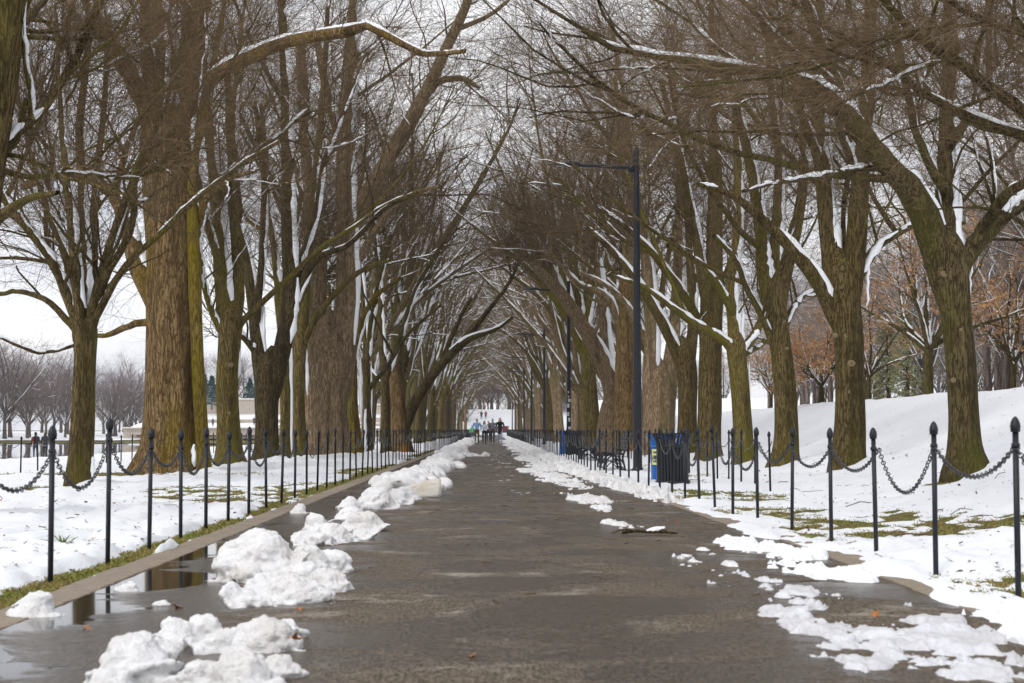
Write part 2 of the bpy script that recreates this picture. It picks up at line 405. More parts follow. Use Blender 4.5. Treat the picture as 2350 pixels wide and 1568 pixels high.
def build_ground():
    xs = np.unique(np.concatenate([[-900,-500,-300,-200,-150,-120,-100,-90,-84,-80.6,-80.5,-70,-62,-50,-40,-27.6,-27.5], np.linspace(-26,-3,20), [-2.9,-2.75,2.2],
        np.linspace(2.4,20,28), [24,30,38,50,70,100,150,220,400,900]]))
    ys = np.concatenate([[-60,-20,0], np.geomspace(5, 260, 70), np.linspace(265, 345, 18), [380,450,600,900,1500]])
    X, Y = np.meshgrid(xs, ys); Z = gz(X, Y)
    Z = np.where((X > -80.55) & (X < -27.55) & (Y < 258), -1.7, Z)
    Z = np.where((np.abs(X) < 2.8), np.minimum(Z, -0.06) + 5.2*sstep(268, 335, Y), Z)
    g = Geo(); g.add(np.stack([X, Y, Z], -1), grid_faces(len(ys), len(xs)))
    tag(g.build('ground', M['grass']), kind='structure')
    # asphalt path
    ys = np.concatenate([[-8, 0], np.geomspace(3, 300, 160)]); u = np.linspace(0, 1, 15)
    Y, U = np.meshgrid(ys, u, indexing='ij'); X = PATH_L + (path_right_x(Y) - PATH_L)*U
    Z = 0.0 + 0.018*(1-(2*U-1)**2) + 5.2*sstep(268, 335, Y)*1.0 + 0.004
    g = Geo(); g.add(np.stack([X, Y, Z], -1), grid_faces(len(ys), 15)); tag(g.build('path', M['asphalt']), kind='structure')
    # snow lying on the lawns: rows spaced with distance, finest beside the path
    ys = np.geomspace(5.2, 330, 400)
    for side, nm in ((-1, 'snow_cover_left'), (1, 'snow_cover_right')):
        nc = 195
        u = np.linspace(0, 1, nc)[None, :]; Y = np.repeat(ys[:, None], nc, 1)
        p = 3.2 - 1.9*sstep(8, 120, Y)
        if side < 0: X = -2.45 + (-27.3+2.45)*u**p
        else:
            xe = path_right_x(Y) - 0.55; X = xe + (150-xe)*u**(p+1.2)
        T = snow_depth(X, Y)
        if side > 0: T = np.minimum(T, 0.25*(X-xe)-0.03)
        far = sstep(90, 160, Y); T = T*(1-far) + 0.05*far + 0.03*far*(fbm(X*0.5, Y*0.2, 3, 3)-0.5)
        base = np.maximum(gz(X, Y), np.where(np.abs(X) < 3, 0.012, -9)) + 0.01
        for (bx, by, br) in TREE_BASES:      # snow banked against the trunks, hollow on the lee side
            dx = X-bx-br*0.5; dy = Y-by
            T = T + 0.16*np.exp(-(dx*dx+dy*dy)/(1.4*br*br+0.05)) - 0.12*np.exp(-((X-bx+br*1.2)**2+(Y-by+br*0.5)**2)/(0.7*br*br+0.02))
        g = Geo(); g.add(np.stack([X, Y, base+T], -1), grid_faces(len(ys), nc)[:, ::side])
        tag(g.build(nm, M['snow']), kind='structure')
    # snow beyond: far bank of the pool, and the rise that closes the view
    xs = np.concatenate([[-700,-500,-350,-250], np.linspace(-190,-80.9, 30)]); ys = np.concatenate([[0], np.linspace(40, 430, 50), [520, 700]])
    X, Y = np.meshgrid(xs, ys); Z = gz(X, Y) + 0.06 + 0.08*(fbm(X*0.3, Y*0.1, 3, 9)-0.5)
    g = Geo(); g.add(np.stack([X, Y, Z], -1), grid_faces(len(ys), len(xs))); tag(g.build('snow_cover_bank', M['snow']), kind='structure')
    xs = np.linspace(-60, 90, 60); ys = np.linspace(262, 420, 60)
    X, Y = np.meshgrid(xs, ys); Z = 0.0 + 5.2*sstep(268, 335, Y) + np.where(X > 3, gz(X, 200), 0)*0.9 + 0.12 + 0.2*(fbm(X*0.2, Y*0.2, 4, 19)-0.5)
    g = Geo(); g.add(np.stack([X, Y, Z], -1), grid_faces(len(ys), len(xs))); tag(g.build('snow_rise', M['snow']), kind='structure')
    xs = np.linspace(-81, -61, 10); ys = np.linspace(258.5, 440, 30); X, Y = np.meshgrid(xs, ys); Z = gz(X, Y)+0.07
    g = Geo(); g.add(np.stack([X, Y, Z], -1), grid_faces(30, 10)); tag(g.build('snow_cover_end', M['snow']), kind='structure')
    # reflecting pool with its stone rim
    g = Geo(); xs = np.linspace(POOL_B, POOL_A, 2); ys = np.linspace(-40, 257.5, 2); X, Y = np.meshgrid(xs, ys)
    g.add(np.stack([X, Y, X*0+POOL_Z], -1), grid_faces(2, 2)); tag(g.build('pool_water', M['water'], smooth=False), kind='structure')
    for nm, cx, w in (('pool_rim_near', -27.65, 0.75), ('pool_rim_far', -80.4, 0.8)):
        r = tag(empty(nm, (cx, 0, -0.95)), kind='structure')
        b = Geo(); b.box((0, 0, 0), (w, 2.42, 0.36)); me = b.mesh('stone', M['stone'], False)
        for i in range(0, 76):
            o = link('stone', me, r, (0, 70+i*2.44, 0.02*((i*7) % 3-1)))

# ------------------------------------------------------------------ kerb stones
def build_kerb():
    k = tag(empty('kerb', (0, 0, 0)), kind='structure')
    rng = random.Random(4); mes = []
    for i in range(6):
        g = Geo(); w, l, h = 0.27, 0.292, 0.12
        x, y, z = w/2, l/2, h; b = 0.006
        v = [[-x,-y,-.1],[x,-y,-.1],[x,y,-.1],[-x,y,-.1],[-x,-y,z-b],[x,-y,z-b],[x,y,z-b],[-x,y,z-b],[-x+b,-y+b,z],[x-b,-y+b,z],[x-b,y-b,z],[-x+b,y-b,z]]
        v = np.array(v); v[8:, 2] += np.array([rng.uniform(-.003, .003) for _ in range(4)])
        g.add(v, [[0,1,5,4],[1,2,6,5],[2,3,7,6],[3,0,4,7],[4,5,9,8],[5,6,10,9],[6,7,11,10],[7,4,8,11],[8,9,10,11]])
        mes.append(g.mesh('stone', M['stone'], False))
    y = 5.5; n = 0
    while y < 60 and n < 190:
        o = link('stone', mes[n % 6], k, (PATH_L-0.138+rng.uniform(-.004, .004), y, -0.110+rng.uniform(-.004, .004)), (0, 0, rng.uniform(-.01, .01)+math.pi*(n % 2)))
        y += 0.30; n += 1
    g = Geo()
    while y < 300: g.box((PATH_L-0.138, y+0.6, -0.03), (0.27, 1.19, 0.1)); y += 1.2
    tag(g.build('stone', M['stone'], k, False), kind='stuff')
    kr = tag(empty('kerb_right', (0, 0, 0)), kind='structure'); y = 6.0; n = 0
    while y < 45:
        sl = (fence_right_x(y+.5)-fence_right_x(y-.5))
        link('stone', mes[n % 6], kr, (path_right_x(y)+0.138, y, -0.108+rng.uniform(-.004, .004)), (0, 0, -math.atan(sl))); y += 0.30; n += 1

# ------------------------------------------------------------------ trees
def catmull(pts, K):
    pts = np.asarray(pts, float); n = len(pts)
    if n == 2:
        t = np.linspace(0, 1, K)[:, None]; return pts[0]*(1-t) + pts[1]*t
    seg = np.linalg.norm(np.diff(pts[:, :3], axis=0), axis=1); s = np.concatenate([[0], np.cumsum(seg)]); u = np.linspace(0, s[-1], K)
    i = np.clip(np.searchsorted(s, u, 'right')-1, 0, n-2); t = ((u-s[i])/np.maximum(s[i+1]-s[i], 1e-9))[:, None]
    ext = np.vstack([2*pts[0]-pts[1], pts, 2*pts[-1]-pts[-2]])
    p0, p1, p2, p3 = ext[i], ext[i+1], ext[i+2], ext[i+3]
    return 0.5*((2*p1)+(-p0+p2)*t+(2*p0-5*p1+4*p2-p3)*t*t+(-p0+3*p1-3*p2+p3)*t**3)
def sample(Pt, R, idx, t):
    K = Pt.shape[1]; f = t*(K-1); i = np.clip(f.astype(int), 0, K-2); w = (f-i)[:, None]
    p = Pt[idx, i]*(1-w) + Pt[idx, i+1]*w; tg = Pt[idx, i+1]-Pt[idx, i]
    tg = tg/(np.linalg.norm(tg, axis=1, keepdims=True)+1e-9)
    r = R[idx, i]*(1-w[:, 0]) + R[idx, i+1]*w[:, 0]
    return p, tg, r
def grow(rng, Pt, R, n, trange, length, ang, rad, K, up=0.0, wig=0.1, taper=0.35, bias=None):
    """n shoots from the given limbs; all limbs hold the same number of points"""
    ln = np.linalg.norm(np.diff(Pt, axis=1), axis=2).sum(1); w = ln/ln.sum()
    idx = rng.choice(len(Pt), n, p=w); t = rng.uniform(*trange, n)
    p, tg, r0 = sample(Pt, R, idx, t)
    rv = rng.normal(size=(n, 3)); rv[:, 2] *= 0.8
    if bias is not None: rv += bias
    rv -= (rv*tg).sum(1, keepdims=True)*tg; rv /= np.linalg.norm(rv, axis=1, keepdims=True)+1e-9
    a = rng.uniform(*ang, n)[:, None]; d = np.cos(a)*tg + np.sin(a)*rv
    L = rng.uniform(*length, n); r = np.minimum(rng.uniform(*rad, n), r0*0.75)
    out = np.zeros((n, K, 3)); out[:, 0] = p; step = (L/(K-1))[:, None]
    for k in range(1, K):
        out[:, k] = out[:, k-1] + d*step
        d = d + rng.normal(size=(n, 3))*wig + np.array([0, 0, up]); d /= np.linalg.norm(d, axis=1, keepdims=True)
    rr = r[:, None]*np.linspace(1, taper, K)[None]
    return out, rr
WIND = np.array([0.80, -0.42, 0.5]); WIND /= np.linalg.norm(WIND)
def snow_on(rng, G, Pt, R, cover=0.6, rmin=0.012, thick=0.62, S=5, coarse=False, run=(2, 5), cap=0.08, k0=0):
    """strips of driven snow stuck to the weather side of limbs"""
    N, K, _ = Pt.shape
    Kc = 3 if coarse else 11
    SP, SR = [], []
    T = np.gradient(Pt, axis=1); T /= np.linalg.norm(T, axis=2, keepdims=True)+1e-9
    side = WIND - (T*WIND).sum(2, keepdims=True)*T; m = np.linalg.norm(side, axis=2)
    upv = np.array([0, 0, 1.0]) - T[..., 2:3]*T; mu = np.linalg.norm(upv, axis=2)
    dirv = side + 0.6*upv; mag = np.linalg.norm(dirv, axis=2); dirv = dirv/(mag[..., None]+1e-6)
    for i in range(N):
        if R[i].max() < rmin: continue
        k = k0
        while k < K-1:
            k2 = min(K-1, k+rng.integers(*run))
            if rng.random() < cover*min(1.0, mag[i, k]*1.1) and R[i, k] > rmin:
                t = np.linspace(k+rng.uniform(0, .6), k2-rng.uniform(0, .3), Kc); i0 = np.clip(t.astype(int), 0, K-2); w = (t-i0)[:, None]
                p = Pt[i, i0]*(1-w)+Pt[i, i0+1]*w; r = R[i, i0]*(1-w[:, 0])+R[i, i0+1]*w[:, 0]; dv = dirv[i, i0]*(1-w)+dirv[i, i0+1]*w
                rs = np.minimum(r*thick+0.006, cap)*(rng.uniform(.85, 1.15, Kc) if coarse else rng.uniform(.55, 1.2, Kc)); rs[0] *= .35; rs[-1] *= .3
                SP.append(p + dv*(np.maximum(r-rs*0.35, r*0.72))[:, None]); SR.append(rs)
            k = k2
    if SP: G.tubes(np.array(SP), np.array(SR), S)
def trunk_mesh(G, pts, rad, S=20, flare=0.5, seed=0, mat=0, rough=0.06, lobes=5, K=26):
    """tapering stem with fluted, flared foot; pts from the ground up"""
    c = catmull(np.column_stack([pts, rad]), K); p, r = c[:, :3], c[:, 3]
    h = np.concatenate([[0], np.cumsum(np.linalg.norm(np.diff(p, axis=0), axis=1))])
    a = np.arange(S)/S*2*np.pi; A, Hh = np.meshgrid(a, h)
    rng = np.random.default_rng(seed); ph = rng.uniform(0, 6.28, 3)
    f = 1 + flare*np.exp(-Hh/0.45)*(0.55+0.45*np.cos(lobes*A+ph[0])+0.25*np.cos((lobes-2)*A+ph[1]))
    n = noise3(np.cos(A)*2.2+seed, np.sin(A)*2.2, Hh*0.9, seed)+0.5*noise3(np.cos(A)*6, np.sin(A)*6+seed, Hh*1.5, seed+1)
    f = f*(1 + rough*2*(n-0.75))
    T = np.gradient(p, axis=0); T /= np.linalg.norm(T, axis=1, keepdims=True)
    U = np.array([1.0, 0, 0]) - T[:, :1]*T; U /= np.linalg.norm(U, axis=1, keepdims=True); V = np.cross(T, U)
    v = p[:, None] + (r[:, None]*f)[..., None]*(np.cos(A)[..., None]*U[:, None]+np.sin(A)[..., None]*V[:, None])
    q = np.stack([(np.arange(K-1)[:, None]*S+np.arange(S)[None]), (np.arange(K-1)[:, None]*S+(np.arange(S)+1)[None] % S),
                  ((np.arange(K-1)+1)[:, None]*S+(np.arange(S)+1)[None] % S), ((np.arange(K-1)+1)[:, None]*S+np.arange(S)[None])], -1)
    G.add(v.reshape(-1, 3), q.reshape(-1, 4), mat)
    return p, r
def cull(Pt, R, top=-190, side=170):
    x, y, z = proj(Pt.mean(axis=1)); k = (x > -side) & (x < W0+side) & (y > top) & (z > 1.5)
    return Pt[k], R[k]
def crown_from(rng, G, LP, LR, nb, ns, nt, up=0.03, blen=(1.8, 4.5), bias=None, tw=(0.0045, 0.007), culled=True, scale=1.0, bmat=0, tmat=1, SG=None, snowc=0.45, droop=-0.01, low=0):
    B, BR = grow(rng, LP, LR, nb, (0.12, 0.98), (blen[0]*scale, blen[1]*scale), (0.45, 1.05), (0.022*scale, 0.055*scale), 8, up, 0.13, 0.28, bias)
    if culled: B, BR = cull(B, BR, -420, 420)
    S_, SR = grow(rng, B, BR, ns, (0.15, 1.0), (0.9*scale, 2.4*scale), (0.4, 1.0), (0.008*scale, 0.015*scale), 5, up*0.6, 0.17, 0.4)
    if culled: S_, SR = cull(S_, SR)
    S2, SR2 = grow(rng, LP, LR, max(4, ns//9), (0.2, 1.0), (0.9*scale, 2.2*scale), (0.5, 1.2), (0.007, 0.013), 5, 0.0, 0.17, 0.4)
    S_ = np.concatenate([S_, S2]); SR = np.concatenate([SR, SR2])
    T_, TR = grow(rng, S_, SR, nt, (0.1, 1.0), (0.45*scale, 1.35*scale), (0.3, 0.95), tw, 3, droop, 0.2, 0.45)
    if low:
        k = B[..., 2].min(1) > low; B, BR = B[k], BR[k]; k = S_[..., 2].min(1) > low; S_, SR = S_[k], SR[k]; k = T_[..., 2].min(1) > low; T_, TR = T_[k], TR[k]
    if culled: T_, TR = cull(T_, TR, -60, 60)
    G.tubes(B, BR, 5, bmat); G.tubes(S_, SR, 3, tmat); G.tubes(T_, TR, 3, tmat)
    if SG is not None:
        snow_on(rng, SG, B, BR, snowc, 0.014, 0.75)
    return B, BR

SPRAYS = {}
def spray_mesh(kind, seed):
    """one fine leafless side branch, 2.4 m long, growing along +x"""
    rng = np.random.default_rng(seed); th = {'near': .0014, 'mid': .0023, 'far': .0034}[kind]
    p = np.zeros((1, 8, 3)); d = np.array([1.0, 0, 0]); q = np.zeros(3)
    for k in range(1, 8):
        q = q+d*2.4/7; d = d+rng.normal(size=3)*.11+np.array([0, 0, .03]); d /= np.linalg.norm(d); p[0, k] = q
    R = np.linspace(th*4.2, th*1.6, 8)[None]
    S_, SR = grow(rng, p, R, 15, (.05, 1), (.5, 1.4), (.4, .95), (th*1.5, th*2.2), 5, .01, .2, .45)
    T_, TR = grow(rng, S_, SR, 95, (.05, 1), (.3, .95), (.35, 1.0), (th*.8, th*1.2), 3, 0.0, .24, .5)
    T2, TR2 = grow(rng, p, R, 12, (.2, 1), (.4, 1.0), (.4, 1.0), (th*.9, th*1.3), 3, 0, .2, .5)
    g = Geo(); g.tubes(p, R, 4); g.tubes(S_, SR, 3); g.tubes(np.concatenate([T_, T2]), np.concatenate([TR, TR2]), 3)
    return g.mesh('branch', M['twig'])
def add_sprays(rng, root, LP, LR, n, base, bias, dd):
    kind = 'near' if dd < 27 else 'mid' if dd < 44 else 'far'
    if kind not in SPRAYS: SPRAYS[kind] = [spray_mesh(kind, 500+i*7+len(kind)) for i in range(5)]
    Bp, _ = grow(rng, LP, LR, n*3, (.18, 1.0), (2.0, 2.0), (.4, 1.1), (.02, .03), 3, .02, .05, .5, bias)
    k = cull_clear(Bp+base, dd, -20, 40); Bp = Bp[k][:n]
    for b in Bp:
        dv = Vector(b[2]-b[0]).normalized(); qt = dv.to_track_quat('X', 'Z') @ Euler((rng.uniform(0, 6.28), 0, 0)).to_quaternion()
        o = bpy.data.objects.new('branch', SPRAYS[kind][int(rng.integers(5))]); col.objects.link(o); o.parent = root
        s = float(rng.uniform(.7, 1.2)); o.matrix_local = Matrix.LocRotScale(Vector(b[0]), qt, Vector((s, s, s)))
def cull_clear(Q, dd, t, s):
    x, y, z = proj(Q.mean(axis=1)); clear = 4.0 if dd < 20 else (5.8 if dd < 26 else 7.0 if dd < 58 else 7.6)
    k = (x > -s) & (x < W0+s) & (y > t) & (z > 2.5) & (Q[..., 2].min(axis=1) > 4.0)
    return k & ~((np.abs(Q[..., 0]).min(axis=1) < 5.6) & (Q[..., 2].min(axis=1) < clear))
def hero(name, label, d, trunk, limbs, bmat, seed, nb=70, ns=380, nt=2600,  extra=3, flare=0.5, S=22, bias=None, snow=0.6, group=None, lobes=5, rough=0.06, cat='tree', twig='twig', trunk_snow=(), gzbase=None, blen=(1.8, 4.5), lmat=None):
    """tree set out from the stem and limb lines read off the photograph; each limb (dd, [(px, py, r), ...]) ends dd metres nearer or farther"""
    rng = np.random.default_rng(seed); ns = int(ns*1.2); nt = int(nt*1.0)
    tp = np.array([P(x, y, d) for x, y, r in trunk]); tr = np.array([r*d/F0 for x, y, r in trunk])
    base = tp[0].copy(); g0 = float(gz(base[0], base[1]))
    base[2] = min(base[2], g0)
    root = empty(name, base)
    tag(root, label, cat, group)
    low = tp[0].copy(); low[2] = base[2]-0.25
    tp = np.vstack([low, tp]); tr = np.concatenate([[tr[0]*1.02], tr])
    ax = tp.copy(); axr = tr.copy()
    dv = tp[-1]-tp[-2]; dv = dv/np.linalg.norm(dv)
    tp = np.vstack([tp, tp[-1]+dv*tr[-1]*1.2, tp[-1]+dv*tr[-1]*1.9]); tr = np.concatenate([tr, [tr[-1]*.62, tr[-1]*.12]])
    G = Geo(); trunk_mesh(G, tp-base, tr, S, flare, seed, 0, rough, lobes, 34)
    cax = catmull(np.column_stack([ax, axr]), 60)
    LP, LR = [], []
    for k, (dd, pts) in enumerate(limbs):
        n = len(pts); p = np.array([P(x, y, d + dd*(i/(n-1))**1.2) for i, (x, y, r) in enumerate(pts)])
        r = np.array([q[2]*d/F0 for q in pts])
        ds = np.linalg.norm(cax[:, :3]-p[0], axis=1); m = int(ds.argmin())
        if ds[m] < cax[m, 3]*1.25:            # let the limb grow out of the stem: root it lower, inside the wood
            low = p[0][2]-2.2*r[0]-0.15; kk = int(np.abs(cax[:, 2]-low).argmin()); q0 = cax[kk, :3]*.75+p[0]*.25; q0[2] = cax[kk, 2]
            p = np.vstack([q0, p]); r = np.concatenate([[min(r[0]*.8, cax[kk, 3]*.7)], r])
        c = catmull(np.column_stack([p, r]), 16)
        c[2:, :3] += np.cumsum(rng.normal(size=(14, 3))*0.012, axis=0)
        LP.append(c[:, :3]); LR.append(np.maximum(c[:, 3], 0.008))
    LP = np.array(LP)-base; LR = np.array(LR)
    if extra:
        E, ER = grow(rng, LP, LR, extra, (0.25, 0.8), (3.5, 7.0), (0.5, 1.1), (0.05, 0.10), 16, 0.05, 0.05, 0.3, bias)
        AL, AR = np.concatenate([LP, E]), np.concatenate([LR, ER])
    else: AL, AR = LP, LR
    big = AR[:, 0] > 0.05
    G.tubes(AL[big], AR[big], 12, 1)
    C = Geo(); SG = Geo()
    if (~big).any(): C.tubes(AL[~big], AR[~big], 7, 0)
    off = base
    B, BR = crown_from_h(rng, C, AL, AR, nb, ns, nt, off, bias, SG, snow*0.28, blen)
    if nt > 800: add_sprays(rng, root, AL, AR, int(nt/105), base, bias, d)
    if snow > 0: snow_on(rng, SG, AL[:len(LP)], AR[:len(LP)], min(.95, snow*1.15), 0.02, 0.6, 7, run=(3, 8), cap=.045+.0018*d, k0=2)
    for (x, y0, y1, r) in trunk_snow:      # plaster of snow down the weather side of the stem
        n = 9; yy = np.linspace(y0, y1, n); p = np.array([P(x+rng.uniform(-1, 1), q, d-0.02) for q in yy])-base
        rr = .8*r*d/F0*np.sin(np.linspace(0.15, math.pi-0.1, n))**0.5*rng.uniform(.8, 1.15, n)
        SG.tubes(p[None], rr[None], 7)
    lm = lmat or bmat
    G.build('trunk', [M[bmat], M[lm]], root)
    C.build('crown', [M[lm], M[twig]], root)
    if SG.n: SG.jitter(.05, 9.0)
    if SG.n: tag(SG.build('snow', M['snow_branch'], root), kind='stuff')
    TREE_BASES.append((base[0], base[1], float(tr[1])))
    return root
def crown_from_h(rng, C, LP, LR, nb, ns, nt, off, bias, SG, snowc, blen):
    dd = float(off[1]); w1, w2 = max(.0017, dd*6.5e-5), max(.003, dd*1.05e-4)
    zlow = 3.4; clear = 3.4 if dd < 20 else (5.2 if dd < 26 else 6.4 if dd < 58 else 7.2)
    def cu(Pt, R, t, s): 
        x, y, z = proj((Pt+off).mean(axis=1)); k = (x > -s) & (x < W0+s) & (y > t) & (z > 2.5) & ((Pt+off)[..., 2].min(axis=1) > zlow)
        k &= ~((np.abs((Pt+off)[..., 0]).min(axis=1) < 5.6) & ((Pt+off)[..., 2].min(axis=1) < clear))
        return Pt[k], R[k]
    B, BR = grow(rng, LP, LR, nb, (0.15, 0.99), blen, (0.45, 1.1), (0.014, 0.04), 8, 0.035, 0.14, 0.28, bias)
    B, BR = cu(B, BR, -300, 300)
    S_, SR = grow(rng, B, BR, ns, (0.12, 1.0), (0.9, 2.5), (0.4, 1.05), (w2*1.3, w2*2.6), 5, 0.02, 0.21, 0.4)
    S_, SR = cu(S_, SR, -120, 120)
    S2, SR2 = grow(rng, LP, LR, max(4, ns//7), (0.2, 1.0), (0.9, 2.4), (0.5, 1.2), (w2*1.2, w2*2.2), 5, 0.02, 0.21, 0.4)
    S2, SR2 = cu(S2, SR2, -120, 120)
    S_ = np.concatenate([S_, S2]); SR = np.concatenate([SR, SR2])
    T_, TR = grow(rng, S_, SR, nt, (0.1, 1.0), (0.5, 1.5), (0.3, 1.0), (w1, w2), 3, 0.0, 0.26, 0.45)
    T_, TR = cu(T_, TR, -60, 60)
    C.tubes(B, BR, 5, 0); C.tubes(S_, SR, 3, 1); C.tubes(T_, TR, 3, 1)
    snow_on(rng, SG, B, BR, snowc, 0.013, 0.75)
    return B, BR

def make_proto(name, seed, bmat, twig, H=17.0, r=0.42, fork=5.5, nl=7, lean=0.0, nb=90, ns=520, nt=3600, snow=0.55, tw=(0.005, 0.008), coarse=False, S=14, spread=(0.25, 0.62), scale=1.0, up=0.02, low=0):
    """free-standing bare tree at the origin, returned as (root, parts)"""
    rng = np.random.default_rng(seed); root = empty(name)
    tx = rng.uniform(-.25, .25)+lean*0.3; tp = np.array([[0, 0, -.3], [0, 0, 0.02], [tx*.25, 0, fork*.4], [tx*.6, .05, fork*.75], [tx, .05, fork]])
    tr = np.array([1.08, 1.05, .86, .8, .82])*r
    G = Geo(); trunk_mesh(G, tp, tr, S, 0.4, seed, 0, 0.07)
    LP, LR = [], []
    az0 = rng.uniform(0, 6.28)
    for k in range(nl):
        az = az0 + k*2*math.pi/nl + rng.uniform(-.4, .4); tilt = rng.uniform(*spread) if k else 0.08
        d = np.array([math.sin(tilt)*math.cos(az)+lean*0.28, math.sin(tilt)*math.sin(az), math.cos(tilt)]); d /= np.linalg.norm(d)
        L = (H-fork)*rng.uniform(.75, 1.1); p = tp[-1]+np.array([0, 0, -rng.uniform(0.0, 1.6)*(k > 0)]); pts = [p]
        curve = rng.normal(size=3)*0.03
        for j in range(15):
            p = p + d*L/15; d = d + curve + rng.normal(size=3)*0.045 + np.array([0, 0, up]); d /= np.linalg.norm(d); pts.append(p)
        LP.append(pts); LR.append(r*rng.uniform(.36, .62)*np.linspace(1, .14, 16))
    LP, LR = np.array(LP), np.array(LR)
    E, ER = grow(rng, LP, LR, 5, (0.15, 0.6), (3.5*scale, 6.5*scale), (0.5, 1.0), (r*.14, r*.26), 16, 0.02, 0.05, .25)
    AL, AR = np.concatenate([LP, E]), np.concatenate([LR, ER]); G.tubes(AL, AR, 9 if not coarse else 6, 0)
    C, SG = Geo(), Geo()
    crown_from(rng, C, AL, AR, nb, ns, nt, 0.03, culled=False, tw=tw, scale=scale, SG=SG, snowc=snow*0.45, low=low)
    snow_on(rng, SG, LP, LR, min(.95, snow*1.25), 0.02, 0.75, 5, coarse, (2, 7), .15); snow_on(rng, SG, E, ER, snow, 0.02, 0.7, 5, coarse)
    G.build('trunk', M[bmat], root); C.build('crown', [M[bmat], M[twig]], root)
    if SG.n and snow > 0: tag(SG.build('snow', M['snow_branch'], root), kind='stuff')
    return root
USED = set()
def place(proto, loc, rz=0.0, s=1.0, label=None, cat='tree', group=None, mat=None):
    if proto.name not in USED: USED.add(proto.name); o = proto
    else: o = copy_tree(proto)
    USED.add(o.name)
    o.location = loc; o.rotation_euler = (0, 0, rz); o.scale = (s, s, s*1.0)
    tag(o, label, cat, group)
    return o

